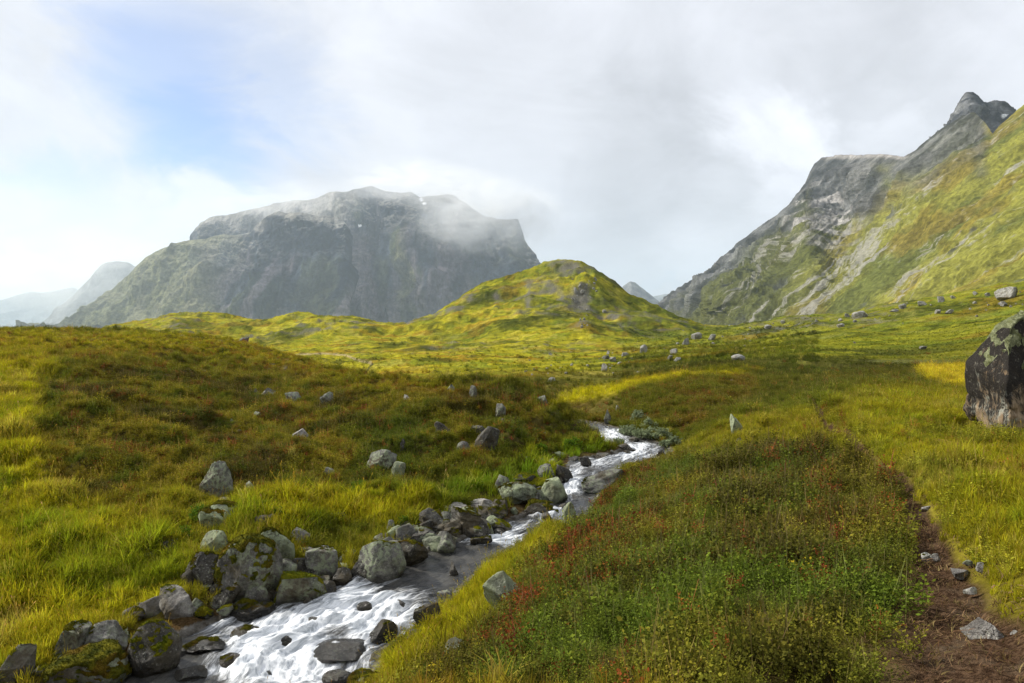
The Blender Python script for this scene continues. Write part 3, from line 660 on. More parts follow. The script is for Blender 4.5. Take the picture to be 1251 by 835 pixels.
    R(568,499,7,8,'tiny grey stone under the two crest stones', M_ROCK, 'block', 74)
    R(663,495,14,12,'grey stone on the blunt right end of the left hill', M_ROCK, 'slab', 75)
    R(359,492,20,13,'pale-topped stone in heather high on the left hill', M_ROCK, 'block', 76, moss=.2)
    R(328,487,20,13,'pale lichen stone left of the pale-topped heather stone', M_ROCK, 'block', 77)
    R(314,486,7,11,'thin grey stone leaning left of the pale lichen stone on the left hill', M_ROCK, 'point', 78)
    R(399,497,17,18,'pale split stone with a dark shadow side high on the left hill', M_ROCK, 'block', 79, moss=.3)
    R(311,520,15,17,'grey shards of rock jutting from heather above the pointed stone', M_ROCK, 'point', 80)
    R(284,525,10,14,'narrow grey shard left of the jutting rock shards', M_ROCK, 'point', 81)
    R(302,540,9,8,'small grey stone below the jutting rock shards', M_ROCK, 'block', 82)
    R(365,540,22,16,'pale crumbling rock face in heather mid left hill', M_PALE, 'slab', 83)
    R(385,560,16,12,'dark broken stone below the pale crumbling rock face', M_DARK, 'block', 84)
    R(298,418,14,6,'dark stone breaking the skyline of the left hill', M_DARK, 'block', 85)
    R(404,583,16,12,'dark grey stone left of the boxy brown boulder', M_ROCK, 'block', 86)
    # ---- middle stream
    R(633,616,50,26,'long rounded lichen boulder on the left bank by the upper rapids', M_GREEN, 'round', 91, moss=.3, name='boulder')
    R(676,618,36,34,'rounded grey lichen boulder right of the long rounded lichen boulder', M_GREEN, 'round', 92, moss=.2, name='boulder')
    R(613,602,20,22,'grey rock half hidden behind the long rounded lichen boulder', M_ROCK, 'round', 93)
    R(690,592,24,26,'dark pointed rock beside the narrow white chute', M_DARK, 'point', 94)
    R(668,590,24,22,'grey rock left of the dark pointed rock by the chute', M_ROCK, 'block', 95)
    R(655,596,34,12,'flat rock with bright yellow moss behind the lichen boulders', M_DARK, 'slab', 96, moss=.9, mossmat=M_MOSSG)
    R(660,632,44,20,'mossy dark shelf rock under the lichen boulders at the water', M_DARK, 'slab', 97, moss=.5)
    R(668,640,14,14,'black wet stone at the head of the white rapid', M_DARK, 'block', 98)
    R(690,628,20,14,'dark wet stone beside the chute below the rounded grey boulder', M_DARK, 'block', 99)
    R(738,598,58,26,'long dark boulder with a flat mossy top on the right side of the stream', M_ROCK, 'block', 111, moss=.42, sub=5, name='boulder', deep=.6)
    R(729,602,22,10,'small pink-grey stones below the long dark flat-topped boulder', M_PALE, 'block', 112)
    R(697,648,20,36,'pale green slab leaning against the heather bank at the stream', M_GREEN, 'slab', 113, tilt=-.4)
    R(613,753,48,54,'tilted grey-green stone standing in grass between stream and heather', M_GREEN, 'slab', 121, tilt=-.55, sub=5, deep=.6, sink=.12)
    R(559,806,32,26,'pale lichen stone sunk in the heather at the bottom centre', M_GREEN, 'round', 122)
    R(556,706,14,20,'small dark pillar rock standing in calm water by the right bank', M_DARK, 'point', 123, sink=.5)
    R(468,786,36,28,'wet rock with a moss crest splitting the rapids mid stream', M_DARK, 'block', 124, moss=.3)
    R(415,808,74,20,'broad water-smoothed slab in the near rapids', M_DARK, 'round', 125, rough=.6, sink=.35)
    R(523,774,36,36,'dark wet rock on the right edge of the rapids', M_DARK, 'block', 126, moss=.25)
    R(508,788,24,18,'brown stone at the grass edge right of the rapids', M_DARK, 'block', 127)
    R(545,742,22,20,'tan rock under grass on the right water edge', M_ROCK, 'block', 128)
    R(412,838,40,18,'wet flat stone at the bottom edge of the rapids', M_DARK, 'round', 129, rough=.7)
    R(455,842,60,16,'mossy rock at the grass edge, bottom of the stream', M_ROCK, 'slab', 130, moss=.5)
    R(300,782,40,14,'submerged round stone breaking the near rapids', M_DARK, 'round', 131, rough=.6, moss=.35)
    R(252,798,50,18,'brownish stone awash on the left of the near rapids', M_DARK, 'round', 132, rough=.6, moss=.3)
    R(235,832,44,16,'stone awash under the round moss-patched boulder', M_DARK, 'round', 133, rough=.6)
    for k, (a, b, w, h, l) in enumerate(((345,792,26,16,'small dark wet rock in the middle of the near rapids'),(385,768,22,14,'wet rock splitting the foam left of the broad slab'),(285,815,34,16,'flat wet rock in the grey water at the bottom left'),(322,834,30,14,'wet rock at the bottom edge under the foam'),(445,748,20,12,'small wet rock at the lip of the upper foam step'),
            (487,745,18,12,'dark wet stone near the right edge of the upper foam step'),(215,806,30,14,'brown wet rock beside the round moss-patched boulder'),(375,742,20,12,'wet stone at the water edge under the golden slab'),(610,655,16,9,'dark wet stone in the short rapid at the bend'),(655,632,14,8,'dark wet stone in the white rapid below the chute'))):
        R(a,b,w,h,l, M_DARK, 'round', 500 + k, rough=.9, sink=.45, moss=.25 if k in (2, 6) else 0)
    for k, (a, b, w, h, l) in enumerate(((575,652,52,30,'dark layered ledge rock jutting into the stream at the bend'),(545,655,40,20,'layered dark rock left of the jutting ledge'),(520,664,36,16,'low dark ledge along the calm water'),
            (600,640,34,20,'rust-brown mossy ledge at the upper end of the calm water'),(560,630,40,14,'pale rubble slab above the layered ledge'),(590,622,36,12,'grey rubble slab uphill of the rust-brown ledge'),(497,676,30,14,'dark flat ledge upstream of the brown moss-hung rock'),(588,668,28,14,'brown wet ledge tip in the water at the bend'))):
        R(a,b,w,h,l, M_DARK if k != 4 and k != 5 else M_PALE, 'slab', 140 + k, moss=.35 if k in (0, 3, 7) else 0, rough=1.8)
    R(727,529,11,9,'grey-green stone at the far top of the visible stream', M_GREEN, 'round', 151)
    for k, (a, b, w, h, l) in enumerate(((793,566,16,7,'dark stone in the stream below the willow scrub'),(762,549,14,7,'dark stone on the left bank of the upper bend'),(775,541,14,7,'dark stone between the two upper stream arms'),(808,558,12,8,'brown stone at the far right bend of the stream'),(735,562,18,8,'dark stone at the left edge of the upper pool'),(715,572,16,14,'dark block on the left bank above the chute'))):
        R(a,b,w,h,l, M_DARK, 'block', 160 + k)
    # ---- right side
    R(899,533,13,27,'slender pale lichen stone standing upright in the right-hand meadow', M_GREEN, 'slab', 171, tilt=.12, sub=5, sink=.1)
    R(902,546,15,11,'small pale pointed stone at the foot of the slender upright stone', M_GREEN, 'point', 172)
    R(889,544,16,7,'flat dark stone left of the slender upright stone', M_DARK, 'slab', 173)
    R(977,505,12,8,'grey-green stone beside the distant footpath', M_GREEN, 'block', 174)
    R(918,497,7,8,'small grey upright stone in the meadow left of the footpath', M_ROCK, 'point', 175)
    R(832,518,14,6,'flat pale stone on the slope beyond the willow scrub', M_PALE, 'slab', 176)
    R(815,569,9,11,'pale stone at the heather edge near the upper bend', M_PALE, 'block', 177)
    R(755,507,7,12,'grey rock in the dark bank beyond the upper stream', M_ROCK, 'block', 178)
    R(742,518,10,18,'crumbling grey rock in the dark bank above the top of the stream', M_ROCK, 'point', 179)
    R(1126,554,18,9,'grey stone in dark heath left of the huge boulder', M_ROCK, 'block', 180)
    R(1208,791,50,36,'whitish angular stone on the bare soil of the footpath', M_PALE, 'point', 181, sub=5, sink=.15)
    R(1241,783,13,13,'small white stone right of the whitish angular path stone', M_PALE, 'block', 182)
    R(1173,705,24,9,'flat pale stone at the right edge of the footpath', M_PALE, 'slab', 183, sink=.4)
    R(1187,727,17,9,'pale stone half buried in the footpath soil', M_PALE, 'block', 184)
    R(1131,684,15,9,'pale stone of the little cluster on the left of the path', M_PALE, 'block', 185)
    R(1143,686,12,10,'white stone ending the little cluster on the path', M_PALE, 'block', 186)
    R(1131,626,13,8,'small white stone in the middle of the footpath', M_PALE, 'block', 187)
    R(1198,699,10,12,'small leaning pale stone in grass right of the footpath', M_PALE, 'slab', 188, tilt=.5)
    R(1184,692,16,8,'dark flat stone in grass right of the footpath', M_ROCK, 'slab', 189)
    R(1220,828,10,5,'tiny pale pebble at the bottom of the footpath', M_PALE, 'block', 190)
    # ---- the huge boulder at the right
    x, y = hit(1215, 533); m = y / F
    V, T = rock_verts(205, 'block', 6, .55); V = V * np.array([1, 1, 1.0])
    # cut to the outline seen: width narrows upward, steep left edge
    hgt = np.array([0, .25, .45, .62, .78, .90, 1.0]); lft = np.array([-.90, -1.0, -.86, -.74, -.60, -.46, -.20]); rgt = np.array([1, .98, .93, .86, .74, .58, .34])
    t = (V[:, 2] + 1) / 2; L_, R_ = np.interp(t, hgt, lft), np.interp(t, hgt, rgt)
    bins = np.linspace(0, 1, 22); mnx = np.array([V[np.abs(t - b) < .06, 0].min() for b in bins]); mxx = np.array([V[np.abs(t - b) < .06, 0].max() for b in bins]); ker = np.ones(3) / 3
    mnx = np.convolve(np.pad(mnx, 1, 'edge'), ker, 'valid'); mxx = np.convolve(np.pad(mxx, 1, 'edge'), ker, 'valid')
    V[:, 0] = np.where(V[:, 0] < 0, V[:, 0] * L_ / np.minimum(np.interp(t, bins, mnx), -.25), V[:, 0] * R_ / np.maximum(np.interp(t, bins, mxx), .25))
    V[:, 1] = V[:, 1] * np.interp(t, [0, .5, 1], [1, .92, .55])
    Wd, Dp, Hb, Ht = (1338 - 1166) * m, 2.6, (HZ - 532) / F * y - .3, (HZ - 383) / F * (y + .9)
    V = V * np.array([Wd / 2, Dp / 2, (Ht - Hb) / 2])
    me = mesh_np('boulder', V, None, tris=T); me.materials.append(M_BLACK)
    yc = y + .85; o = link(bpy.data.objects.new('boulder', me)); o.location = ((1252 - CX) / F * yc, yc, (Ht + Hb) / 2)
    tag(o, 'huge black-streaked boulder with lichen crown at the right edge of the meadow', 'boulder')
    FOOT.append((o.location.x, yc, Wd * .45, Dp * .42))
    N = vnormals(V, T); q = V / (Wd / 2); tt = (V[:, 2] / (Ht - Hb)) + .5
    mk = N[:, 2] * .8 + .45 * fbm(q[:, 0] * 4, q[:, 1] * 4, q[:, 2] * 4, o=4, seed=122) + 1.0 * (tt - .72) - .32
    skin_patch('lichen_cap', o, V, T, mk, .06, M_CAP, 4)
    # ---- rubble along the banks: countable stones
    pool = []
    for k in range(8):
        V, T = rock_verts(300 + k, ['block', 'slab', 'round', 'block'][k % 4], 3, 1.3); me = mesh_np('stone', V, None, tris=T); me.materials.append(M_DARK if k % 2 else M_ROCK); pool.append(me)
    r = np.random.default_rng(5); n = 0
    strips = [((480,668),(600,622),22,60,'small dark stone in the rubble along the calm water','rubble stones by the calm water'),
              ((330,690),(450,700),22,24,'small grey stone wedged among the big rocks left of the rapids','stones between the big left bank rocks'),
              ((230,740),(330,750),14,14,'small wet stone at the water under the mossy boulders','wet stones under the mossy boulders'),
              ((610,612),(700,580),14,26,'small dark stone among the lichen boulders of the upper rapids','stones around the lichen boulders'),
              ((700,566),(800,546),9,22,'small dark stone along the upper stream bend','stones along the upper bend'),
              ((330,650),(420,640),22,16,'small pale stone in the grassy bank above the golden slab','pale stones in the grassy bank'),
              ((480,600),(700,560),26,34,'little pale stone scattered on the foot of the left hillside','little stones on the foot of the hillside'),
              ((270,545),(470,560),40,34,'little grey stone peeping from heather on the left hillside','little stones in the hillside heather'),
              ((500,500),(680,520),26,20,'little grey stone on the steep right flank of the left hill','little stones on the steep flank')]
    for (a, b, sp, cnt, lab, grp) in strips:
        for k in range(cnt):
            t = r.random(); px, py = lerp(a[0], b[0], t) + r.normal() * 6, lerp(a[1], b[1], t) + (r.random() - .5) * 2 * sp * .6
            x, y = hit(px, py); sz = (3.0 + 9 * r.random() ** 2.2) * y / F * .6
            if 'hillside' in grp or 'flank' in grp or 'heather' in grp: sz *= .62
            o = link(bpy.data.objects.new('stone', pool[r.integers(8)])); z = float(H(x, y))
            o.location = (x, y, z + sz * .18); o.scale = (sz * r.uniform(.8, 1.5), sz * r.uniform(.8, 1.3), sz * r.uniform(.45, .9)); o.rotation_euler = (r.uniform(-.3, .3), r.uniform(-.3, .3), r.uniform(0, 6.3))
            tag(o, lab, 'stone', grp); FOOT.append((x, y, sz * .8, sz * .8))
    jum = []
    for k in range(10):
        V, T = rock_verts(350 + k, ['block', 'round', 'slab', 'block', 'point'][k % 5], 4, 1.4); V = V * np.array([1, r.uniform(.7, 1.1), r.uniform(.55, .95)])
        me = mesh_np('rock', V * .5, None, tris=T); me.materials.append((M_DARK, M_ROCK, M_DARK, M_GREEN, M_ROCK)[k % 5]); o = bpy.data.objects.new('rock', me); ch = []
        if k % 2 == 0:
            b4 = set(bpy.data.objects.keys()); N = vnormals(V, T)
            skin_patch('moss', o, V * .5, T, N[:, 2] * .75 + .6 * fbm(V[:, 0] * 2.2 + k, V[:, 1] * 2.2, V[:, 2] * 2.2, o=4, seed=125) - .42, .012, (M_MOSS, M_MOSSG)[k // 2 % 2], k)
            ch = [c for c in bpy.data.objects if c.parent == o]
        jum.append((o, ch))
    areas = (((150, 470), (700, 752), 30, 'dark rock wedged in the jumble beside the near rapids', 'jumbled rocks beside the near rapids'), ((335, 490), (640, 706), 26, 'dark mossy rock in the jumble behind the big rounded boulder', 'jumbled rocks behind the big rounded boulder'),
             ((482, 612), (622, 676), 46, 'dark ledge rock in the broken strip along the calm water', 'broken ledge rocks along the calm water'), ((600, 724), (556, 636), 26, 'grey rock in the jumble round the upper rapids', 'jumbled rocks round the upper rapids'), ((0, 200), (770, 836), 12, 'mossy rock low in the grass at the bottom left water edge', 'rocks at the bottom left water edge'))
    used = set()
    for (xa, xb), (ya, yb), cnt, lab, grp in areas:
        done = 0
        while done < cnt:
            px, py = r.uniform(xa, xb), r.uniform(ya, yb); x, y = hit(px, py); sd = float(stream_d(np.array([x]), np.array([y]))[0][0]); sg = x - np.interp(y, _SY, (_SL + _SR) / 2)
            if sg > 0 or sd < -.25 or sd > 1.7 * r.random() ** .7 + .15: 
                continue
            done += 1; p, ch = jum[r.integers(10)]; sz = (11 + 24 * r.random() ** 1.5) * y / F * (1.0 if y > 12 else .9)
            if p.name in used: o = p.copy(); cc = [c.copy() for c in ch]
            else: o, cc = p, ch
            used.add(p.name); link(o)
            for c in cc:
                if c.name not in COL.objects: link(c)
                c.parent = o
            o.location = (x, y, float(H(x, y)) + sz * .2); o.scale = (sz * r.uniform(.9, 1.5), sz, sz * r.uniform(.8, 1.15)); o.rotation_euler = (r.uniform(-.2, .2), r.uniform(-.25, .25), r.uniform(0, 6.3)); tag(o, lab, 'rock', grp); FOOT.append((x, y, sz * .4, sz * .4))
    # ---- moraine boulders
    far = []
    for k in range(7):
        V, T = rock_verts(400 + k, ['block', 'round', 'point', 'block'][k % 4], 4, 1.0); me = mesh_np('boulder', V, None, tris=T); me.materials.append(M_FAR); far.append(me)
    def fb(px, py, w, h, lab, grp=None, k=None):
        x, y = hit(px, py, True); m = y / F; o = link(bpy.data.objects.new('boulder', far[r.integers(7) if k is None else k]))
        z = float(H(x, y)); o.location = (x, y + w * m * .3, z + h * m * .32); o.scale = (w * m * .55, w * m * .5, h * m * .68); o.rotation_euler = (0, 0, r.uniform(0, 6.3)); tag(o, lab, 'boulder', grp)
    for (px, py, w, h, lab) in ((787,431,9,10,'dark upright boulder on the moraine left of the pair of skyline boulders'),(852,415,13,9,'long grey boulder on the moraine skyline under the right mountain'),(871,416,9,8,'pale boulder on the moraine skyline right of the long grey one'),
            (838,422,8,9,'dark boulder below the long grey skyline boulder'),(825,433,10,7,'grey boulder pair member above the valley flat'),(819,440,7,6,'round boulder below the grey pair on the moraine'),(828,442,8,6,'pale flat boulder right of the round moraine boulder'),
            (749,442,8,6,'pale boulder beside the elongated white one on the moraine'),(741,439,10,5,'elongated white boulder at the left of the moraine'),(764,436,9,5,'low grey boulder between the white and the upright moraine boulders'),(738,453,8,9,'leaning pale boulder above the yellow flat'),
            (782,458,8,4,'dark low boulder on the far edge of the yellow flat'),(674,467,9,6,'dark boulder at the left end of the yellow flat'),(903,441,15,8,'large pale boulder alone in the meadow beyond the dark bank'),(894,469,5,5,'small white boulder in the meadow on top of the dark bank'),
            (939,402,8,5,'whitish boulder on the moraine skyline near the middle'),(1053,388,16,8,'cluster-forming pale boulder on the moraine rise'),(1036,388,6,5,'pale boulder left of the cluster on the moraine rise'),(1045,389,7,5,'small boulder in the cluster on the moraine rise'),(1104,377,9,6,'grey-white boulder on the moraine crest below the scree'),
            (1129,373,10,5,'flat white boulder on the moraine crest below the scree'),(1151,369,8,7,'upright white boulder high on the moraine crest'),(1162,384,9,6,'pale boulder below the upright white one on the moraine'),(1147,383,7,5,'grey boulder left of the pale boulder on the moraine'),(1028,400,9,5,'low grey boulder on the lower moraine slope'),
            (1094,381,10,4,'long flat boulder on the moraine left of the grey-white one'),(1129,427,9,4,'dark boulder on the meadow before the pond'),(1228,374,8,6,'pale boulder below the giant rock at the upper right'),(1238,364,26,14,'giant pale rock on the moraine crest at the upper right edge'),(1193,360,6,4,'small pale boulder left of the giant rock'),
            (1208,362,6,4,'small grey boulder beside the giant rock'),(1165,365,6,4,'white boulder right of the upright white one'),(957,396,5,4,'small pale boulder on the middle moraine skyline'),(999,394,5,4,'tiny pale boulder left of the moraine cluster')):
        fb(px, py, w, h, lab, None, 2 if w > 20 else None)
    for k in range(95):
        if k < 62:
            px = 720 + 531 * r.random() ** .8; py = np.interp(px, [720, 860, 1000, 1251], [446, 420, 396, 366]) + r.normal() * 9
        else:
            px = r.uniform(640, 760); py = np.interp(px, [640, 760], [452, 436]) + r.normal() * 7
        w = 1.5 + 3.2 * r.random() ** 2.5
        fb(px, py, w, w * .7, 'small pale boulder scattered across the moraine slopes', 'small boulders scattered over the moraine')
    for k in range(30):
        px, py = 712 + r.normal() * 9, 366 + r.normal() * 17; w = 2 + 4 * r.random() ** 2
        fb(px, py, w, w * .9, 'grey rock knob of the outcrop on the right shoulder of the green knoll', 'rock knobs on the knoll outcrop')

# ------------------------------------------------------------------ mountains
def mountain(name, sil, base, depth, relief, tone, px0, px1, step, rows, mat, back=(8, 60., 30.), jag=1.2, flow=None):
    pxs = np.arange(px0, px1 + step, step); top = np.interp(pxs, *zip(*sil)); bs = np.interp(pxs, *zip(*base))
    top = top + jag * fbm(pxs / 14.0, pxs * 0 + 3.3, o=4, seed=hash(name) % 1 + 200)
    bs = np.maximum(bs, top + 1.0)
    v = np.linspace(0, 1, rows)[:, None]; PX = np.broadcast_to(pxs, (rows, len(pxs))); PY = bs + (top - bs) * v; Vv = np.broadcast_to(v, PX.shape)
    D = depth(PX, PY, Vv)
    P = np.stack([(PX - CX) / F * D, D, (HZ - PY) / F * D], -1)
    nb, bstep, bdrop = back
    k = np.arange(1, nb + 1)[:, None]; tp = P[-1]
    B = np.stack([tp[None, :, 0] * (1 + 0 * k) , tp[None, :, 1] + bstep * k, tp[None, :, 2] - bdrop * k ** 1.3], -1)
    du = np.gradient(P, axis=1); dv = np.gradient(P, axis=0); N = np.cross(du, dv); N /= np.maximum(np.linalg.norm(N, axis=-1, keepdims=True), 1e-9)
    r = relief(P, PX, PY, Vv); r = r * (1 - .8 * sstep(.86, 1, Vv))
    P2 = P + N * r[..., None]
    B = B + (P2[-1] - P[-1])[None]
    A = np.concatenate([P2, B]); 
    du = np.gradient(A, axis=1); dv = np.gradient(A, axis=0); N2 = np.cross(du, dv); N2 /= np.maximum(np.linalg.norm(N2, axis=-1, keepdims=True), 1e-9)
    T = tone(P2, N2[:rows], PX, PY, Vv, r); ch = np.zeros(PX.shape)
    if isinstance(T, tuple): T, ch = T
    T = np.concatenate([T, np.broadcast_to(T[-1], (nb,) + T[-1].shape)]); ch = np.concatenate([ch, np.zeros((nb, len(pxs)))])
    fa = flow(P2, PX, PY) if flow else np.stack([P2[..., 0] / 60, P2[..., 2] / 260, P2[..., 1] / 400], -1)
    fa = np.concatenate([fa, np.broadcast_to(fa[-1], (nb,) + fa[-1].shape) + np.arange(1, nb + 1)[:, None, None] * .3])
    me = mesh_np(name, A.reshape(-1, 3), grid_faces(A.shape[0], A.shape[1])); add_col(me, 'tone', T.reshape(-1, 3)); add_f(me, 'chute', ch.ravel())
    a = me.attributes.new('fall', 'FLOAT_VECTOR', 'POINT'); a.data.foreach_set('vector', fa.astype(np.float32).ravel()); me.materials.append(mat)
    tag(link(bpy.data.objects.new(name, me)), kind='structure')

def g2(px, py, a, b, sx, sy): return np.exp(-(((px - a) / sx) ** 2 + ((py - b) / sy) ** 2))

def build_mountains():
    ROCKB, ROCKG, SCREE, PURP = C(.022, .031, .046), C(.092, .112, .142), C(.30, .285, .27), C(.17, .145, .155)
    GR1, GR2, OLV = C(.175, .172, .032), C(.095, .105, .026), C(.062, .066, .024)
    # ---- right valley wall
    BLUEB, BLUEG = ROCKB, ROCKG; ROCKB, ROCKG = C(.040, .043, .048), C(.135, .137, .138)  # massif blues: rock colour darkened to stand in for cloud shadow
    sil = [(780,393),(795,390),(806,381),(813,370),(830,355),(860,334),(890,310),(900,299),(925,280),(950,262),(965,250),(985,225),(995,200),(1004,193),(1014,191),(1040,190),(1075,189),(1105,191),(1118,184),(1130,173),(1150,158),(1165,147),(1176,140),(1192,139),(1204,150),(1213,164),(1224,152),(1251,127),(1300,80),(1500,-90),(1750,-270)]
    base = [(780,404),(1000,404),(1100,398),(1251,378),(1400,350),(1750,300)]
    def dep(px, py, v):
        X, Z = (px - CX) / F, (HZ - py) / F
        d = 387.0 / np.maximum(.9 * X - Z, .135)
        d = np.minimum(d, 2700)
        d = d + 330 * g2(px, py, 1040, 262, 52, 48) + 120 * g2(px, py, 930, 320, 40, 30) - 160 * g2(px, py, 985, 300, 26, 60)
        d = d - 220 * g2(px, py, 880, 360, 40, 22)
        return d
    def fall(px, py):
        a = px + 6 * fbm(px / 60, py / 60, o=3, seed=209)
        return py + .92 * a - .0006 * np.maximum(a - 1000, 0) ** 2, a - py
    def rel(P, px, py, v):
        x, y, z = P[..., 0], P[..., 1], P[..., 2]
        q, e = fall(px, py)
        gul = fbm(q / 30, e / 260, o=5, seed=211) * 15 + fbm(q / 9, e / 130, o=4, seed=212) * 5
        roc = fbm(x / 130, y / 130, z / 130, o=6, seed=213, ridged=True)
        rk = np.clip(sstep(1010, 940, px) * .9 + g2(px, py, 1040, 230, 75, 55) + g2(px, py, 1185, 150, 30, 40) * .8 + .10, 0, 1)
        return gul * (1 - .5 * rk) + rk * 40 * (roc - .1) + rk * 9 * fbm(x / 260, y / 260, z / 15, o=3, seed=214) + 5 * fbm(x / 24, y / 24, z / 24, o=3, seed=215, ridged=True)
    def tone(P, N, px, py, v, r):
        x, y, z = P[..., 0], P[..., 1], P[..., 2]
        q, e = fall(px, py)
        st = fbm(q / 11, e / 210, o=5, seed=220, gain=.6); st2 = fbm(q / 34, e / 260, o=4, seed=221); lg = fbm(x / 160, y / 160, z / 160, o=4, seed=222)
        c = lerp(GR1, GR2, sstep(-.15, .35, st2 + .5 * lg)[..., None]); c = lerp(c, C(.19, .125, .02), (.45 * sstep(.1, .45, fbm(q / 20, e / 120, o=4, seed=223)))[..., None])
        left = sstep(1090, 950, px + 60 * lg + .25 * (py - 330))
        c = lerp(c, lerp(OLV, GR2, .25), (.9 * left)[..., None])  # left face: darker green, its dimmer light also painted into the colour
        # scree chutes down to the valley floor
        low = sstep(.75, .1, v) * sstep(960, 1010, px) + .9 * g2(px, py, 1060, 300, 60, 60) + .8 * g2(px, py, 1180, 195, 26, 40) + .5 * g2(px, py, 1225, 295, 50, 40)
        sc = sstep(.16, .46, st + .30 * (low - .75))
        sc = np.maximum(sc, sstep(.35, .8, g2(px, py, 1172, 190, 20, 45) + .6 * st) * .62)
        # two chutes at the far right, running down left
        for (x0, y0, x1, y1, w) in ((1251, 272, 1200, 297, 5), (1251, 300, 1165, 345, 8), (1200, 320, 1110, 368, 6), (1120, 285, 985, 385, 8), (1060, 330, 1000, 378, 7), (1010, 335, 960, 372, 6), (1190, 200, 1150, 245, 12)):
            dx, dy = x1 - x0, y1 - y0; t = np.clip(((px - x0) * dx + (py - y0) * dy) / (dx * dx + dy * dy), 0, 1)
            dd = np.hypot(px - x0 - t * dx, py - y0 - t * dy); sc = np.maximum(sc, (1 - sstep(.3, 1.3, dd / (w * (.6 + .7 * t)) + .9 * st)) * .62)
        chute = np.clip(np.maximum(sc * .74, .46 + .5 * st), 0, 1)
        # bare rock high up, in the corrie and along the left shoulder
        toprock = sstep(44, 8, (py - np.interp(px, *zip(*sil))) + 22 * lg) * sstep(1215, 1185, px)
        cor = sstep(.25, .6, g2(px, py, 1035, 232, 62, 48) + .25 * lg)
        edge = sstep(30, 0, (py - np.interp(px, *zip(*sil))) + 14 * lg) * sstep(1000, 960, px)
        spots = sstep(.28, .5, fbm(x / 90, y / 90, z / 90, o=5, seed=225)) * left * .9
        up = sstep(85, 30, (py - np.interp(px, *zip(*sil))) + 30 * st) * sstep(1095, 1140, px) * sstep(1216, 1196, px) * .95
        knob = sstep(.36, .55, fbm(x / 45, y / 45, z / 60, o=5, seed=228)) * sstep(.0, .3, fbm(x / 220, y / 220, z / 220, o=2, seed=229) + .1) * .8
        rk = np.clip(np.maximum.reduce([toprock, cor, edge * .8, spots, up, knob]), 0, 1)
        rc = lerp(ROCKB, ROCKG, sstep(-.3, .4, fbm(x / 50, y / 50, z / 90, o=5, seed=226))[..., None])
        c = lerp(c, rc, (.92 * rk)[..., None])
        ps = sstep(.0, .4, fbm(x / 40, y / 40, z / 170, o=5, seed=227) + .55 * g2(px, py, 1010, 272, 45, 30) - .22) * sstep(.2, .6, g2(px, py, 1015, 268, 60, 42))
        c = lerp(c, SCREE, (.8 * ps)[..., None])
        pl = sstep(7, 1, py - np.interp(px, *zip(*sil))) * sstep(1000, 1020, px) * sstep(1115, 1100, px)
        return lerp(c, C(.30, .28, .26), (.7 * pl)[..., None]), chute * (1 - .6 * rk)
    MM = mat_mountain('right_wall_slope', .02, .15, 5.0)
    mountain('mountain_wall', sil, base, dep, rel, tone, 778, 1750, 1.0, 330, MM, back=(8, 40., 22.), jag=1.0, flow=lambda P, px, py: np.stack([fall(px, py)[0] / 7, fall(px, py)[1] / 90, 0 * px], -1))
    # ---- the rock peak standing behind the wall
    sil = [(1140,168),(1160,153),(1171,136),(1176,121),(1181,115),(1188,114),(1193,118),(1199,124),(1206,126),(1215,124),(1226,124),(1233,130),(1237,136),(1234,146),(1250,150)]
    def tone_r(P, N, px, py, v, r):
        x, y, z = P[..., 0], P[..., 1], P[..., 2]
        c = lerp(ROCKB * .8, ROCKG, sstep(-.2, .5, fbm(x / 40, y / 40, z / 60, o=5, seed=231))[..., None])
        sn = g2(px, py, 1219, 150, 4, 3)
        return lerp(c, C(.8, .8, .82), sstep(.4, .7, sn)[..., None])
    mountain('mountain_peak', sil, [(1140,200),(1260,200)], lambda px, py, v: 1660 + 260 * v + 1.2 * np.abs(px - 1188), lambda P, px, py, v: 34 * fbm(P[..., 0] / 70, P[..., 1] / 70, P[..., 2] / 70, o=6, seed=230, ridged=True), tone_r, 1140, 1250, .7, 90, MM, back=(6, 25., 20.), jag=.8)
    # ---- massif on the left: rear ridge with the main face, and the front shoulder
    WB, WG = ROCKB, ROCKG
    def massif_tone(P, N, px, py, v, r):
        x, y, z = P[..., 0], P[..., 1], P[..., 2]
        w = 90 * fbm(x / 500, y / 500, z / 500, o=3, seed=240)
        st = fbm((x + w) / 80, z / 420, o=6, seed=241, gain=.6); lg = fbm(x / 380, y / 380, z / 380, o=5, seed=242)
        c = lerp(BLUEB, BLUEG * .9, sstep(-.3, .45, st)[..., None])
        gr = sstep(.0, .35, fbm((x + w) / 130, z / 330, o=5, seed=243) + .5 * (.55 - v) + .15 * lg)
        c = lerp(c * .8, C(.085, .092, .034), (.55 * gr)[..., None])
        broad_light = sstep(-.1, .3, fbm(x / 420, y / 420, z / 300, o=3, seed=246)); c = c * lerp(.65, 1.25, broad_light)[..., None]  # broad light and shadow over the massif, painted into the colour
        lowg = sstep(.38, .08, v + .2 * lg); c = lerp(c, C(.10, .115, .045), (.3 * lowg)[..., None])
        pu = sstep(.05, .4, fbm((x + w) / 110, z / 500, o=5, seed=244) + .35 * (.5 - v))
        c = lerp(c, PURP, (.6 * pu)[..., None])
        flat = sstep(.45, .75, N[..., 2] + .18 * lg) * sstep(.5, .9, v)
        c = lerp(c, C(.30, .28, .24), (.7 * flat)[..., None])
        return c
    MK = mat_mountain('massif_rock', .007, .045, 16.0)
    sil = [(150,402),(225,330),(236,296),(245,275),(256,268),(275,266),(300,260),(330,251),(352,247),(375,244),(400,238),(430,233),(445,228),(452,228),(468,233),(485,235),(502,236),(512,243),(522,242),(540,240),(553,239),(562,245),(572,252),(582,259),(592,266),(608,270),(620,270),(632,268),(636,276),(641,292),(648,306),(658,324),(664,332),(690,352),(740,400)]
    base = [(150,405),(740,405)]
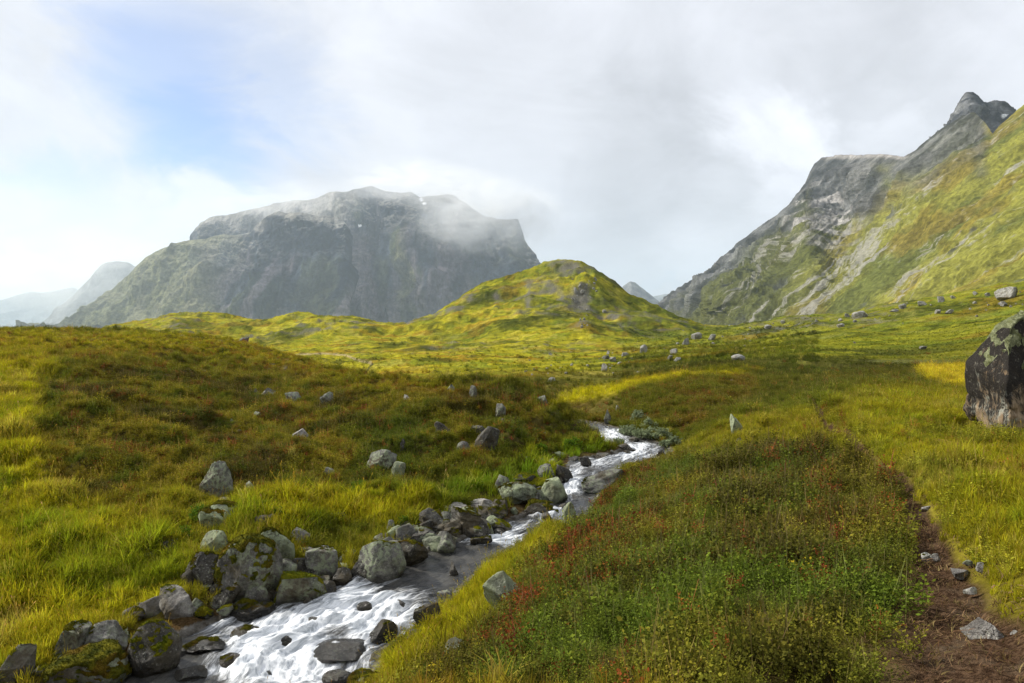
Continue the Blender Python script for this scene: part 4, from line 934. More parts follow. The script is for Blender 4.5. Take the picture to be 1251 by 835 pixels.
    def rel1(P, px, py, v):
        x, y, z = P[..., 0], P[..., 1], P[..., 2]; w = 120 * fbm(x / 600, z / 600, o=3, seed=250)
        return 120 * fbm((x + w + .35 * z) / 300, z / 800, o=5, seed=251, ridged=True) + 120 * fbm(x / 360, y / 360, z / 360, o=6, seed=252) + 20 * fbm((x + w) / 85, y / 160, z / 190, o=5, seed=253, ridged=True, gain=.6) + 16 * fbm((x + .3 * z) / 500, y / 300, z / 34, o=3, seed=254)
    def dep1(px, py, v):
        return 4500 + 1150 * v ** 1.15 + 500 * sstep(430, 300, px) * v + 260 * g2(px, py, 455, 320, 26, 70) - 320 * g2(px, py, 525, 345, 34, 60) - 160 * g2(px, py, 620, 320, 20, 60)
    def tone1(P, N, px, py, v, r):
        c = massif_tone(P, N, px, py, v, r)
        up = sstep(445, 400, px) * sstep(300, 270, py)
        c = lerp(c * .8, C(.29, .275, .25), (.75 * up)[..., None])  # rear ridge: sunlit tan put into the colour, the rest darkened
        gl = sstep(.3, .7, g2(px, py, 440, 345, 26, 60) + .2 * fbm(px / 12, py / 20, o=3, seed=255)); c = lerp(c, PURP * 1.1, (.65 * gl)[..., None])
        sp = sstep(.3, .7, g2(px, py, 495, 335, 10, 50)); c = lerp(c, C(.12, .13, .03), (.5 * sp)[..., None])
        sn = np.maximum.reduce([g2(px, py, 515, 246, 3.5, 3), g2(px, py, 519, 251, 3.5, 2.5), g2(px, py, 438, 279, 3.5, 1.5)]); c = lerp(c, C(.85, .85, .87), sstep(.45, .7, sn)[..., None])
        return c
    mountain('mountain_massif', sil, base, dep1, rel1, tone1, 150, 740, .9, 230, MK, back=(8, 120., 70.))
    sil = [(20,404),(64,402),(78,394),(92,383),(110,370),(130,356),(150,341),(165,330),(178,316),(190,307),(205,301),(222,297),(250,293),(270,288),(290,287),(305,284),(315,272),(328,263),(340,259),(352,261),(375,263),(395,267),(412,268),(425,272),(438,276),(448,284),(453,300),(452,322),(446,345),(436,372),(420,404)]
    def rel2(P, px, py, v):
        x, y, z = P[..., 0], P[..., 1], P[..., 2]; w = 100 * fbm(x / 500, z / 500, o=3, seed=260)
        return 90 * fbm((x + w + .3 * z) / 280, z / 800, o=5, seed=261, ridged=True) + 110 * fbm(x / 320, y / 320, z / 320, o=6, seed=262) + 18 * fbm((x + w) / 78, y / 150, z / 170, o=5, seed=263, ridged=True, gain=.6) + 14 * fbm((x + .3 * z) / 460, y / 300, z / 32, o=3, seed=264)
    def dep2(px, py, v): return 3900 + 950 * v ** 1.1 + 350 * sstep(260, 80, px) + 150 * sstep(400, 450, px)
    def tone2(P, N, px, py, v, r):
        c = massif_tone(P, N, px, py, v, r)
        lf = sstep(310, 230, px + 30 * fbm(px / 40, py / 40, o=3, seed=265)); c = lerp(c, C(.20, .20, .09), (.65 * lf)[..., None])  # left slope: olive, with its sunlight painted in as a lighter tone
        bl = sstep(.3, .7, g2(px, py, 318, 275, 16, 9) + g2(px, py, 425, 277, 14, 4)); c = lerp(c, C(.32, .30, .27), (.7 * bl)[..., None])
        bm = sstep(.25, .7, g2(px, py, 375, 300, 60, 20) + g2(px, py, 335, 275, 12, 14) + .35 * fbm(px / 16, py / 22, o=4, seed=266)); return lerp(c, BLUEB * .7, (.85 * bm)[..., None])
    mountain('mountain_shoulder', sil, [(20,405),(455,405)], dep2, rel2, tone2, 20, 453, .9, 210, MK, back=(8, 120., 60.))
    # ---- far peaks
    def tf(P, N, px, py, v, r): return np.broadcast_to(C(.16, .16, .15), P.shape) * (1 + .3 * fbm(P[..., 0] / 300, P[..., 2] / 500, o=4, seed=270))[..., None]
    rf = lambda P, px, py, v: 110 * fbm(P[..., 0] / 700, P[..., 1] / 700, P[..., 2] / 700, o=6, seed=271, ridged=True)
    MFAR = mat_mountain('far_peak_rock', .003, .012, 30.0)
    mountain('mountain_far', [(30,405),(45,400),(60,388),(75,375),(88,362),(100,349),(112,337),(124,325),(132,321),(145,320),(158,322),(165,327),(185,350),(230,405)], [(30,406),(230,406)], lambda px, py, v: 9000 + 900 * v, rf, tf, 30, 230, 1.5, 60, MFAR, back=(6, 200., 120.))
    mountain('mountain_far_ridge', [(-400,340),(-250,330),(-120,352),(-40,360),(0,368),(12,364),(35,358),(60,358),(90,353),(110,362),(140,405)], [(-400,407),(140,407)], lambda px, py, v: 16000 + 1500 * v, lambda P, px, py, v: 2 * rf(P, px, py, v), tf, -400, 140, 2, 50, MFAR, back=(6, 300., 160.))
    mountain('mountain_far_peak', [(725,395),(740,372),(752,358),(762,349),(770,345),(776,346),(786,353),(798,363),(810,374),(840,385),(860,400)], [(725,405),(860,405)], lambda px, py, v: 7500 + 700 * v, lambda P, px, py, v: .6 * rf(P, px, py, v), tf, 725, 860, 1.0, 60, MFAR, back=(6, 150., 90.))
    mountain('mountain_far_hills', [(700,392),(770,372),(800,362),(815,360),(860,365),(900,400)], [(700,406),(900,406)], lambda px, py, v: 14000 + 900 * v, rf, tf, 700, 900, 2, 40, MFAR, back=(6, 200., 90.))

# ------------------------------------------------------------------ vegetation
def proto(name, V, Fq, T, lf, mat):
    me = mesh_np(name, V, Fq, smooth=False, tris=T); add_col(me, 'lf', lf); me.materials.append(mat)
    return bpy.data.objects.new(name, me)                     # never linked: only instanced
def grass_tuft(seed, n=36, L=.34, spread=.09, w=.0055, straw=.25, droop=1.0, stalks=0):
    r = np.random.default_rng(seed); V, Q, T, LF = [], [], [], []
    for k in range(n):
        a = r.uniform(0, 2 * math.pi); b = spread * math.sqrt(r.random()); bx, by = b * math.cos(r.uniform(0, 6.3)), b * math.sin(r.uniform(0, 6.3))
        l = L * r.uniform(.45, 1.15); ln = r.uniform(.15, .85) * droop; dx, dy = math.cos(a), math.sin(a); ww = w * r.uniform(.7, 1.3)
        tc = r.random(); col = np.array((1.15, 1.05, 1.2)) if tc < straw else np.array((.95, 1.05, .9)) * r.uniform(.7, 1.25)
        sx, sy = -dy * ww, dx * ww; i0 = len(V)
        for q, t in enumerate((0, .4, .75)):
            h = l * (t - .32 * ln * t * t); o = l * ln * t * t * .75
            wq = ww and (1 - .45 * t)
            V += [(bx + dx * o - sx * wq, by + dy * o - sy * wq, h - .02), (bx + dx * o + sx * wq, by + dy * o + sy * wq, h - .02)]; LF += [col, col]
        h = l * (1 - .32 * ln); V.append((bx + dx * l * ln * .75, by + dy * l * ln * .75, h - .02)); LF.append(col * (1.15, 1.0, 1.1))
        Q += [(i0, i0 + 1, i0 + 3, i0 + 2), (i0 + 2, i0 + 3, i0 + 5, i0 + 4)]; T.append((i0 + 4, i0 + 5, i0 + 6))
    for k in range(stalks):                                   # bent flower stalks with seed heads
        a = r.uniform(0, 6.28); l = L * r.uniform(1.25, 1.75); dv = np.array((math.cos(a), math.sin(a), 0)); sv = np.array((-math.sin(a), math.cos(a), 0)); i0 = len(V)
        tp = dv * l * r.uniform(.1, .4) + (0, 0, l * .95); md = tp * (.4, .4, .6); hd = tp + dv * .02 + (0, 0, .05)
        V += [tuple(q) for q in (-sv * .0016, sv * .0016, md - sv * .0014, md + sv * .0014, tp - sv * .0012, tp + sv * .0012, (tp + hd) / 2 - sv * .006, (tp + hd) / 2 + sv * .006, hd)]
        LF += [np.array((1.0, .85, 1.5))] * 6 + [np.array((1.0, .7, 1.8))] * 3
        Q += [(i0, i0 + 1, i0 + 3, i0 + 2), (i0 + 2, i0 + 3, i0 + 5, i0 + 4), (i0 + 4, i0 + 5, i0 + 7, i0 + 6)]; T.append((i0 + 6, i0 + 7, i0 + 8))
    return np.array(V), np.array(Q), np.array(T), np.array(LF)
def heath_sprig(seed, stems=11, leaves=12, H_=.20, R_=.12, ls=.016, twigs=1):
    r = np.random.default_rng(seed); V, Q, LF = [], [], []
    def leaf(c, d, n, s, col):
        d = d / np.linalg.norm(d); t = np.cross(d, n); t /= max(np.linalg.norm(t), 1e-6); i0 = len(V)
        V.extend([c, c + d * s * .55 + t * s * .42, c + d * s * 1.15, c + d * s * .55 - t * s * .42]); Q.append((i0, i0 + 1, i0 + 2, i0 + 3)); LF.extend([col] * 4)
    for k in range(stems):
        a = r.uniform(0, 6.28); ln = r.uniform(.1, 1); top = np.array((math.cos(a) * R_ * ln, math.sin(a) * R_ * ln, H_ * r.uniform(.6, 1.1) * (1 - .25 * ln))); b = top * (.25, .25, 0)
        sc = r.uniform(.75, 1.3)
        for q in range(leaves):
            t = (q + 1) / leaves; c = b + (top - b) * (.25 + .75 * t) + r.normal(size=3) * .008
            d = r.normal(size=3); d[2] = abs(d[2]) * .7 + .15; n = r.normal(size=3) * .5 + (0, 0, 1)
            tip = np.array((1.25, 1.15, 1.0)) if t > .8 else np.array((1, 1, 1.0))
            leaf(c, d, n, ls * r.uniform(.7, 1.35), tip * sc * r.uniform(.75, 1.25))
    for k in range(twigs):
        a = r.uniform(0, 6.28); d = np.array((math.cos(a) * .07, math.sin(a) * .07, H_ * r.uniform(.9, 1.35))); s = np.array((-math.sin(a), math.cos(a), 0)) * .0016; i0 = len(V)
        V.extend([-s, s, d + s * .4, d - s * .4]); Q.append((i0, i0 + 1, i0 + 2, i0 + 3)); LF.extend([np.array((2.2, 1.7, 4.0))] * 4)
    return np.array(V), np.array(Q), None, np.array(LF)

def scatter(name, pts, rot, scl, idx, tint, protos):
    me = bpy.data.meshes.new(name); me.vertices.add(len(pts)); me.vertices.foreach_set('co', pts.astype(np.float32).ravel())
    a = me.attributes.new('rot', 'FLOAT_VECTOR', 'POINT'); a.data.foreach_set('vector', rot.astype(np.float32).ravel())
    a = me.attributes.new('scl', 'FLOAT_VECTOR', 'POINT'); a.data.foreach_set('vector', scl.astype(np.float32).ravel())
    a = me.attributes.new('idx', 'INT', 'POINT'); a.data.foreach_set('value', idx.astype(np.int32))
    add_col(me, 'tint', tint)
    o = link(bpy.data.objects.new(name, me)); tag(o, kind='stuff')
    g = bpy.data.node_groups.new(name + '_spread', 'GeometryNodeTree')
    g.interface.new_socket('Geometry', in_out='INPUT', socket_type='NodeSocketGeometry'); g.interface.new_socket('Geometry', in_out='OUTPUT', socket_type='NodeSocketGeometry')
    gi, go = g.nodes.new('NodeGroupInput'), g.nodes.new('NodeGroupOutput')
    mp = g.nodes.new('GeometryNodeMeshToPoints'); ip = g.nodes.new('GeometryNodeInstanceOnPoints'); g.links.new(gi.outputs[0], mp.inputs[0]); g.links.new(mp.outputs[0], ip.inputs['Points'])
    jn = g.nodes.new('GeometryNodeGeometryToInstance')
    for p in reversed(protos):
        oi = g.nodes.new('GeometryNodeObjectInfo'); oi.inputs[0].default_value = p; g.links.new(oi.outputs['Geometry'], jn.inputs[0])
    g.links.new(jn.outputs[0], ip.inputs['Instance']); ip.inputs['Pick Instance'].default_value = True
    def na(nm, typ):
        n = g.nodes.new('GeometryNodeInputNamedAttribute'); n.data_type = typ; n.inputs[0].default_value = nm; return n.outputs[0]
    g.links.new(na('idx', 'INT'), ip.inputs['Instance Index']); g.links.new(na('rot', 'FLOAT_VECTOR'), ip.inputs['Rotation']); g.links.new(na('scl', 'FLOAT_VECTOR'), ip.inputs['Scale'])
    g.links.new(ip.outputs[0], go.inputs[0])
    m = o.modifiers.new('spread', 'NODES'); m.node_group = g
    return o

def build_vegetation(NC=920000):
    r = np.random.default_rng(3); L0, L1 = math.log(2.2), math.log(330)
    px = r.uniform(-260, 1640, NC); ly = L0 + (L1 - L0) * r.random(NC); y = np.exp(ly); dens = NC / (1900 * (L1 - L0)) * F / y ** 2
    cap = np.where(y < 12, 150, 170.0) * lerp(1, .10, sstep(40, 62, y)); keep = r.random(NC) < np.minimum(1, cap / dens) * lerp(1, .22, sstep(40, 62, y)); keep &= ~((y > 1.08 * np.interp(px, [0, 200, 300, 400, 450, 500, 600, 690, 740], [78, 78, 66, 50, 43, 36, 34.5, 32, 31])) & (px < 760) & (r.random(NC) > .12))
    px, y = px[keep], y[keep]; x = (px - CX) / F * y
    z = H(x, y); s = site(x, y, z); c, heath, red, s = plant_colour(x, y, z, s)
    n = len(x); ok = (s['sd'] > 0.10 + 0.25 * r.random(n) * (s['side'] < 0)) & (r.random(n) > s['path'] * 1.1)
    vg = (1 - sstep(1.2, 2.1, path_d(x, y) / path_w(y))) * (y < 6.5) * (px < 1175); ok &= r.random(n) > vg * .8
    q = np.hypot((x - PONDC[0]) / PONDR[0], (y - PONDC[1]) / PONDR[1]); ok &= (q > 1.06) | (s['reed'] > .5)
    # hidden hollows need no plants
    py = HZ - F * z / y; ok &= py < 900
    rubw = np.interp(px, [0, 200, 330, 480, 560, 610, 700, 760], [.5, .7, 1.5, 1.2, 2.0, 1.6, 1.0, .4]) * (1 + .8 * s['n2']); near_left_rub = (s['side'] < 0) & (s['sd'] < rubw) & (y < 40); ok &= ~(near_left_rub & (r.random(n) < .8))
    for (a, b, rx, ry) in FOOT: ok &= ((x - a) / rx) ** 2 + ((y - b) / ry) ** 2 > 1
    bald = fbm(x * 1.1, y * 1.1, z * 1.6, o=4, seed=84); ok &= ~((y < 60) & (y > 12) & (bald > .48) & (x < np.interp(y, _SY, _SL)))
    x0_, y0_, z0_ = x, y, z
    px, x, y, z, c, heath, red = px[ok], x[ok], y[ok], z[ok], c[ok], heath[ok], red[ok]; s = {k: v[ok] for k, v in s.items()}; n = len(x)
    ish = r.random(n) < heath; far = 1 + np.clip(y / 34, 0, 4.0)
    clump = fbm(x * 1.3, y * 1.3, o=3, seed=301); clump2 = fbm(x * 2.6, y * 2.6, o=2, seed=302)
    def go(name, m, base, protos, zs):
        k = int(m.sum()); sc = base[m] * far[m] * r.uniform(.7, 1.3, k)
        rot = np.stack([r.normal(0, .12, k), r.normal(0, .12, k), r.uniform(0, 6.28, k)], 1)
        scl = np.stack([sc, sc, sc * zs[m] / np.sqrt(far[m])], 1)
        tint = c[m] * r.uniform(.75, 1.25, (k, 1))
        if name == 'heath':
            tint = lerp(tint, C(.090, .115, .016) * r.uniform(.7, 1.3, (k, 1)), (.75 * (1 - heath[m]))[:, None] * (y[m] < 40)[:, None])
            isr = r.random(k) < red[m]; rc = lerp(HR, HOR, r.random((k, 1)) ** 1.5); tint = np.where(isr[:, None], rc * r.uniform(.6, 1.2, (k, 1)), tint)
            yl = r.random(k) < .005; tint = np.where(yl[:, None] & ~isr[:, None], C(.30, .25, .02), tint)
        else:
            tint = lerp(tint, STRAW, (r.random(k) < .06)[:, None] * .5)
        scatter(name, np.stack([x[m], y[m], z[m]], 1), rot, scl, r.integers(0, len(protos), k), tint, protos)
    gp = [proto('grass_tuft', *grass_tuft(k, n=34, L=.30 + .03 * k, droop=.8 + .12 * k, stalks=(0, 1, 0, 1, 0)[k]), M_GRASS) for k in range(5)]
    hp = [proto('heath_sprig', *heath_sprig(k, stems=(10, 16, 11, 18, 8, 13)[k], leaves=(13, 17, 14, 19, 12, 14)[k], H_=(.19, .15, .22, .13, .25, .18)[k], ls=(.015, .010, .013, .0085, .017, .011)[k], twigs=(1, 0, 2, 1, 2, 4)[k]), M_HEATH) for k in range(6)]
    lush = .53 + .17 * s['grassL'] + .12 * s['bankR'] + .25 * s['greenL']
    lush = np.where((px > 1080) & (y < 20), .54, lush); lush = lush * (1 - .35 * s['crestL']) * lerp(.45, 1, sstep(1, 4, path_d(x, y) / path_w(y))); lush = np.where((px > 1000) & (y > 26) & (s['reed'] < .5), lush * lerp(1, .35, sstep(26, 42, y)), lush); lush = lush * np.where((s['side'] > 0) & (y < 40), lerp(.45, 1, sstep(.1, 1.1, s['sd'])), 1)
    bq = np.hypot((x - 11.2) / 3.2, (y - 13.6) / 2.6); lush = lush * lerp(.3, 1, sstep(.7, 1.25, bq))
    lush = lush * np.clip(1 + .9 * clump + .35 * clump2, .45, 1.7)
    go('grass', ~ish, lush, gp, np.ones(n))
    pv = np.where((path_d(x0_, y0_) < path_w(y0_) * 2.0) & (y0_ < 22) & (r.random(len(y0_)) < .5))[0]; k = len(pv)
    dp = [proto('dead_tuft', *grass_tuft(40 + q, n=14, L=.16, spread=.12, w=.003, straw=.6, droop=1.15), M_GRASS) for q in range(3)]
    sc = r.uniform(.5, 1.2, k); scatter('dead_grass', np.stack([x0_[pv], y0_[pv], z0_[pv] + .01], 1), np.stack([r.normal(0, .3, k), r.normal(0, .3, k), r.uniform(0, 6.28, k)], 1), np.stack([sc, sc, sc * .3], 1), r.integers(0, 3, k), lerp(C(.11, .065, .030), C(.30, .21, .10), r.random((k, 1)) ** 2), dp)
    hb = np.where(s['heathR'] > .5, 1.0, .85) * (1 - .3 * s['crestL']) * np.clip(1 + .65 * clump + .5 * clump2, .45, 1.6) * lerp(.55, 1, sstep(.5, 1, np.maximum(s['heathR'], (s['heathR'] < .02) * 1.0)))
    go('heath', ish, hb, hp, np.ones(n))

def build_shrubs():
    ML = mat_plain_leaf('willow_leaf', (.15, .19, .09), (.28, .32, .19)); MS = mat_plain_leaf('willow_stem', (.10, .08, .06), (.2, .17, .14))
    MB = mat_plain_leaf('fern_leaf', (.075, .14, .012), (.13, .21, .02))
    r = np.random.default_rng(21)
    def shrub(px, py, w, h, label, grp, mleaf, nl=900):
        x, y = hit(px, py); m = y / F; W, Hh = w * m / 2, h * m; z = float(H(x, y + W * .4)); o = link(bpy.data.objects.new('shrub', None)); o.location = (x, y + W * .4, z - .03); tag(o, label, 'shrub', grp)
        V, Q, LF = [], [], []; SV, SQ = [], []; ls = max(.022, 1.5 * m)
        tips = []
        for k in range(26):
            a = r.uniform(0, 6.28); l = r.uniform(.2, 1); tip = np.array((math.cos(a) * W * l, math.sin(a) * W * .8 * l, Hh * (1 - .55 * l * l) * r.uniform(.75, 1.1))); tips.append(tip)
            sd = np.array((-math.sin(a), math.cos(a), 0)) * .006; i0 = len(SV); b = tip * (.12, .12, 0); md = tip * (.5, .5, .6)
            SV += [b - sd, b + sd, md - sd * .7, md + sd * .7, tip - sd * .3, tip + sd * .3]; SQ += [(i0, i0 + 1, i0 + 3, i0 + 2), (i0 + 2, i0 + 3, i0 + 5, i0 + 4)]
        for k in range(nl):
            t = tips[r.integers(26)]; c = t * (.45 + .6 * r.random() ** .6) + r.normal(size=3) * (W * .09, W * .09, Hh * .07); c[2] = max(c[2], .02)
            d = r.normal(size=3); d /= np.linalg.norm(d); n_ = r.normal(size=3); t_ = np.cross(d, n_); t_ /= np.linalg.norm(t_); i0 = len(V); s_ = ls * r.uniform(.6, 1.3); col = np.ones(3) * r.uniform(.65, 1.3)
            V += [c, c + d * s_ + t_ * s_ * .4, c + d * s_ * 2, c + d * s_ - t_ * s_ * .4]; Q.append((i0, i0 + 1, i0 + 2, i0 + 3)); LF += [col] * 4
        me = mesh_np('stem', SV, SQ, False); add_col(me, 'lf', np.ones((len(SV), 3))); me.materials.append(MS); a = link(bpy.data.objects.new('stem', me)); a.parent = o
        me = mesh_np('foliage', V, Q, False); add_col(me, 'lf', np.array(LF)); me.materials.append(mleaf); a = link(bpy.data.objects.new('foliage', me)); a.parent = o
    for (px, py, w, h, l) in ((780,520,20,18,'grey-green willow bush on its own against the dark bank'),(794,527,20,14,'grey willow bush right of the lone willow bush'),(768,535,26,13,'low willow bush beside the left stream arm'),(786,542,28,14,'willow bush between stream and the dark bank, widest of the thicket'),
                      (810,540,22,16,'grey willow bush above the far right bend'),(824,545,18,12,'small willow bush at the right end of the thicket'),(798,535,18,12,'willow bush in the middle of the thicket'),(755,545,16,9,'low green bush at the left arm of the upper bend'),
                      (814,548,16,9,'low willow bush just above the right bend water')):
        shrub(px, py, w, h, l, 'willow thicket at the upper bend', ML)
    for (px, py, w, h, l) in ((336,650,26,20,'bright green bush right of the dark cleft rock'),(352,654,22,16,'bright green bush at the right end of the bush row'),(318,640,22,16,'bright green bush left of the dark cleft rock'),(240,648,34,24,'green bush left of the slanted lichen rock'),
                      (222,668,30,22,'dark green bush lower left of the slanted lichen rock'),(375,660,20,14,'green bush above the pale cracked rock'),(437,612,24,16,'green bush in the grass below the boxy brown boulder'),(490,648,22,18,'fresh green bush above the calm water'),
                      (660,556,24,14,'green bush high above the dark chute rocks'),(700,552,26,16,'dark green bush on the bank above the upper pool')):
        shrub(px, py, w, h, l, 'bright green bushes on the left bank', MB)

# ------------------------------------------------------------------ air and sky
SUN_AZ, SUN_EL = math.radians(-68), math.radians(35)           # azimuth from straight ahead, positive to the right
def build_light():
    S = Vector((math.sin(SUN_AZ) * math.cos(SUN_EL), math.cos(SUN_AZ) * math.cos(SUN_EL), math.sin(SUN_EL)))
    l = bpy.data.lights.new('sun', 'SUN'); l.energy = 4.8; l.angle = math.radians(.6); l.color = (1, .95, .86)
    o = link(bpy.data.objects.new('sun', l)); o.rotation_euler = (-S).to_track_quat('-Z', 'Y').to_euler()
    W = bpy.data.worlds.new('World'); SC.world = W; W.use_nodes = True; t = W.node_tree; t.nodes.clear()
    n = t.nodes.new; lk = t.links.new
    out, bg, sky = n('ShaderNodeOutputWorld'), n('ShaderNodeBackground'), n('ShaderNodeTexSky')
    sky.sky_type = 'NISHITA'; sky.sun_disc = False; sky.sun_elevation = SUN_EL; sky.sun_rotation = SUN_AZ; sky.altitude = 900
    bg.inputs['Strength'].default_value = .10
    tc = n('ShaderNodeTexCoord'); D = tc.outputs['Generated']
    def mth(op, a, b=0.0, c=None):
        m = n('ShaderNodeMath'); m.operation = op
        for i, v in enumerate((a, b) if c is None else (a, b, c)):
            if isinstance(v, bpy.types.NodeSocket): lk(v, m.inputs[i])
            else: m.inputs[i].default_value = v
        return m.outputs[0]
    def ramp(f, a, b, c=0., d=1.):
        m = n('ShaderNodeMapRange'); m.interpolation_type = 'SMOOTHSTEP'; lk(f, m.inputs[0])
        for i, v in zip((1, 2, 3, 4), (a, b, c, d)): m.inputs[i].default_value = v
        return m.outputs[0]
    def noise(sc, det, rough, stretch=(1, 1, 1.6), dist=.6):
        mp = n('ShaderNodeMapping'); lk(D, mp.inputs[0]); mp.inputs['Scale'].default_value = stretch
        a = n('ShaderNodeTexNoise'); lk(mp.outputs[0], a.inputs['Vector']); a.inputs['Scale'].default_value = sc; a.inputs['Detail'].default_value = det; a.inputs['Roughness'].default_value = rough; a.inputs['Distortion'].default_value = dist
        return a
    nv = noise(4.5, 7, .6); dv = n('ShaderNodeVectorMath'); dv.operation = 'SUBTRACT'; lk(nv.outputs['Color'], dv.inputs[0]); dv.inputs[1].default_value = (.5, .5, .5)
    sv = n('ShaderNodeVectorMath'); sv.operation = 'MULTIPLY_ADD'; lk(dv.outputs[0], sv.inputs[0]); sv.inputs[1].default_value = (.30, .30, .22); lk(D, sv.inputs[2])
    DW = sv.outputs[0]
    def blob(px, py, rad, hard=.2, warped=True):
        v = Vector(((px - CX) / F, 1, (HZ - py) / F)).normalized(); m = n('ShaderNodeVectorMath'); m.operation = 'DISTANCE'
        lk(DW if warped else D, m.inputs[0]); m.inputs[1].default_value = v
        return ramp(m.outputs['Value'], rad, rad * hard)
    def mx(*a):
        r = a[0]
        for b in a[1:]: r = mth('MAXIMUM', r, b)
        return r
    blue = mx(mth('MULTIPLY', blob(228, 170, .17), 1.0), mth('MULTIPLY', blob(210, 95, .18), .72), mth('MULTIPLY', blob(58, 240, .09), .7), mth('MULTIPLY', blob(170, 40, .12), .42), mth('MULTIPLY', blob(330, 130, .12), .40), mth('MULTIPLY', blob(795, 352, .04), .45))
    puff = mx(mth('MULTIPLY', blob(255, 258, .09, .5), .95), blob(180, 285, .10), blob(40, 330, .16))
    blue = mth('MULTIPLY', blue, mth('SUBTRACT', 1.0, mth('MULTIPLY', puff, .9)))
    bright = mx(mth('MULTIPLY', blob(955, 190, .11), .9), mth('MULTIPLY', blob(860, 300, .12), .45), mth('MULTIPLY', blob(1240, 55, .16), .5), mth('MULTIPLY', blob(30, 330, .30), .28), mth('MULTIPLY', blob(255, 262, .13), .6), mth('MULTIPLY', blob(600, 0, .35), .35), mth('MULTIPLY', blob(1090, 180, .06), .4))
    grey = mx(blob(800, 215, .22), mth('MULTIPLY', blob(640, 120, .25), .6), mth('MULTIPLY', blob(1110, 80, .2), .6), mth('MULTIPLY', blob(880, 250, .10), .8), mth('MULTIPLY', blob(800, 320, .06), .5), mth('MULTIPLY', blob(80, 300, .06), .25))
    tx = noise(3.2, 9, .62, (1, 1, 2.0), 1.0).outputs['Fac']; tx2 = noise(11, 6, .6, (1, 1, 1.8)).outputs['Fac']
    lum = mth('ADD', mth('MULTIPLY', ramp(tx, .3, .7), .9), mth('MULTIPLY', ramp(tx2, .3, .7), .3))
    lum = mth('ADD', mth('ADD', 5.3, lum), mth('SUBTRACT', mth('MULTIPLY', bright, 2.5), mth('MULTIPLY', grey, 1.5)))
    cc = n('ShaderNodeCombineColor')
    for i, k in enumerate((.965, .98, 1.055)): lk(mth('MULTIPLY', lum, k), cc.inputs[i])
    sk = n('ShaderNodeMix'); sk.data_type = 'RGBA'; sk.blend_type = 'MULTIPLY'; sk.inputs[0].default_value = 1.0; lk(sky.outputs[0], sk.inputs[6]); sk.inputs[7].default_value = (.80, .88, 1.08, 1)
    m = n('ShaderNodeMix'); m.data_type = 'RGBA'; lk(blue, m.inputs[0]); lk(cc.outputs[0], m.inputs[6]); lk(sk.outputs[2], m.inputs[7])
    lk(m.outputs[2], bg.inputs['Color']); lk(bg.outputs[0], out.inputs['Surface'])

def box(name, lo, hi, mat):
    V = [(x, y, z) for x in (lo[0], hi[0]) for y in (lo[1], hi[1]) for z in (lo[2], hi[2])]
    me = mesh_np(name, V, [(0, 1, 3, 2), (4, 6, 7, 5), (0, 4, 5, 1), (2, 3, 7, 6), (0, 2, 6, 4), (1, 5, 7, 3)], False); me.materials.append(mat)
    return tag(link(bpy.data.objects.new(name, me)), kind='stuff')
HAZE = 0.00005
def build_haze():
    m = bpy.data.materials.new('pale_air'); m.use_nodes = True; t = m.node_tree; t.nodes.clear(); o = t.nodes.new('ShaderNodeOutputMaterial'); v = t.nodes.new('ShaderNodeVolumePrincipled')
    v.inputs['Color'].default_value = (.72, .86, 1, 1); v.inputs['Density'].default_value = HAZE; v.inputs['Anisotropy'].default_value = .2; t.links.new(v.outputs[0], o.inputs['Volume'])
    box('haze', (-22000, -3000, -25.5), (22000, 21000, 1950), m)

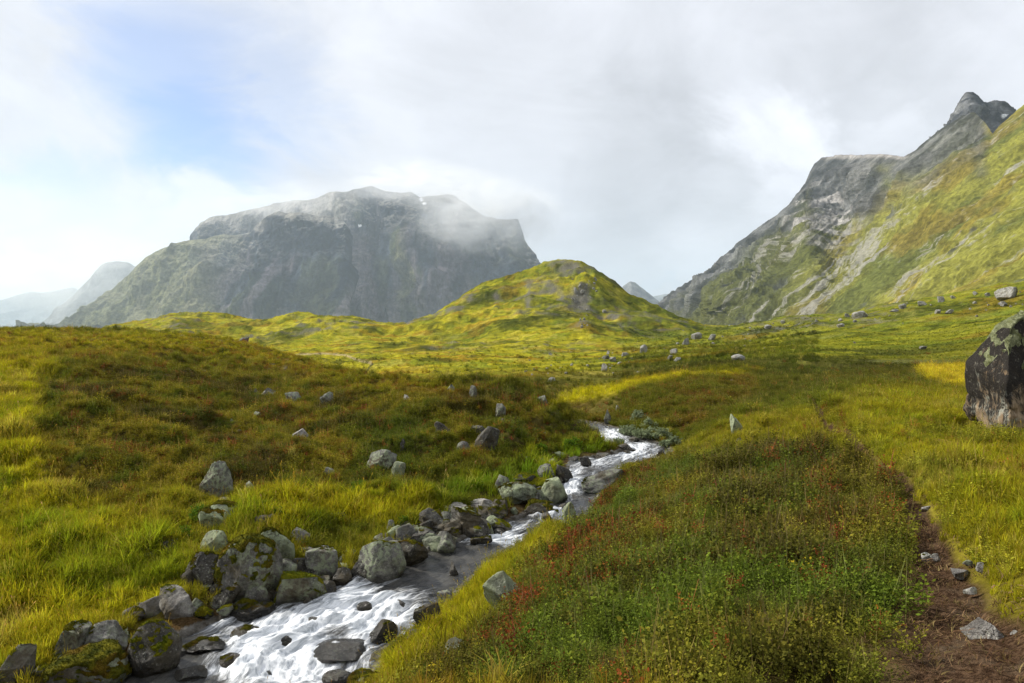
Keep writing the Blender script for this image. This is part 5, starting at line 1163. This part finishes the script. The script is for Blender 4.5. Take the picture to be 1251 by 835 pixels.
def build_mist():
    def mat(dens):
        m = bpy.data.materials.new('drifting_mist'); m.use_nodes = True; t = m.node_tree; t.nodes.clear(); n = t.nodes.new; lk = t.links.new
        o = n('ShaderNodeOutputMaterial'); v = n('ShaderNodeVolumePrincipled'); tc = n('ShaderNodeTexCoord'); ln = n('ShaderNodeVectorMath'); ln.operation = 'LENGTH'; lk(tc.outputs['Object'], ln.inputs[0])
        fall = n('ShaderNodeMapRange'); fall.interpolation_type = 'SMOOTHSTEP'; lk(ln.outputs['Value'], fall.inputs[0])
        for i, q in zip((1, 2, 3, 4), (1.0, .15, 0., 1.)): fall.inputs[i].default_value = q
        ns = n('ShaderNodeTexNoise'); ns.inputs['Scale'].default_value = 1.9; ns.inputs['Detail'].default_value = 7; ns.inputs['Roughness'].default_value = .62; ns.inputs['Distortion'].default_value = .9; lk(tc.outputs['Object'], ns.inputs['Vector'])
        nr = n('ShaderNodeMapRange'); lk(ns.outputs['Fac'], nr.inputs[0])
        for i, q in zip((1, 2, 3, 4), (.42, .62, 0., 1.)): nr.inputs[i].default_value = q
        a = n('ShaderNodeMath'); a.operation = 'MULTIPLY'; lk(fall.outputs[0], a.inputs[0]); lk(nr.outputs[0], a.inputs[1])
        b = n('ShaderNodeMath'); b.operation = 'MULTIPLY'; lk(a.outputs[0], b.inputs[0]); b.inputs[1].default_value = dens
        lk(b.outputs[0], v.inputs['Density']); v.inputs['Color'].default_value = (.98, .99, 1, 1); v.inputs['Anisotropy'].default_value = .3; lk(v.outputs[0], o.inputs['Volume']); return m
    V, T = ico(3)
    for (px, py, d, rx, ry, rz, dens) in ((590, 262, 4650, 620, 420, 330, .0062), (500, 222, 5000, 700, 400, 200, .0048), (560, 235, 4900, 520, 300, 220, .004), (350, 244, 5300, 800, 400, 200, .0024), (90, 330, 7000, 1700, 900, 700, .0011), (640, 270, 4900, 330, 300, 330, .003)):
        me = mesh_np('mist', V, None, tris=T); me.materials.append(mat(dens)); o = link(bpy.data.objects.new('mist', me)); o.location = ((px - CX) / F * d, d, (HZ - py) / F * d); o.scale = (rx, ry, rz); tag(o, kind='stuff')

def build_camera():
    c = bpy.data.cameras.new('camera'); c.sensor_width = 36; c.lens = F * 36 / 1251; c.shift_y = -7.5 / 1251; c.clip_start = .05; c.clip_end = 120000
    o = link(bpy.data.objects.new('camera', c)); o.rotation_euler = (math.radians(90), 0, 0); SC.camera = o

build_ground(); build_water(); build_rocks(); build_shrubs(); build_vegetation(); build_mountains(); build_light(); build_haze(); build_mist(); build_camera()
SC.view_settings.view_transform = 'Standard'; SC.view_settings.look = 'None'; SC.view_settings.exposure = 0.5; SC.view_settings.gamma = 1; SC.view_settings.use_curve_mapping = False
SC.render.engine = 'CYCLES'; cy = SC.cycles; cy.use_denoising = True; cy.max_bounces = 5; cy.diffuse_bounces = 3; cy.glossy_bounces = 2; cy.transmission_bounces = 3; cy.transparent_max_bounces = 6; cy.volume_bounces = 2; cy.use_adaptive_sampling = True; cy.adaptive_threshold = .01
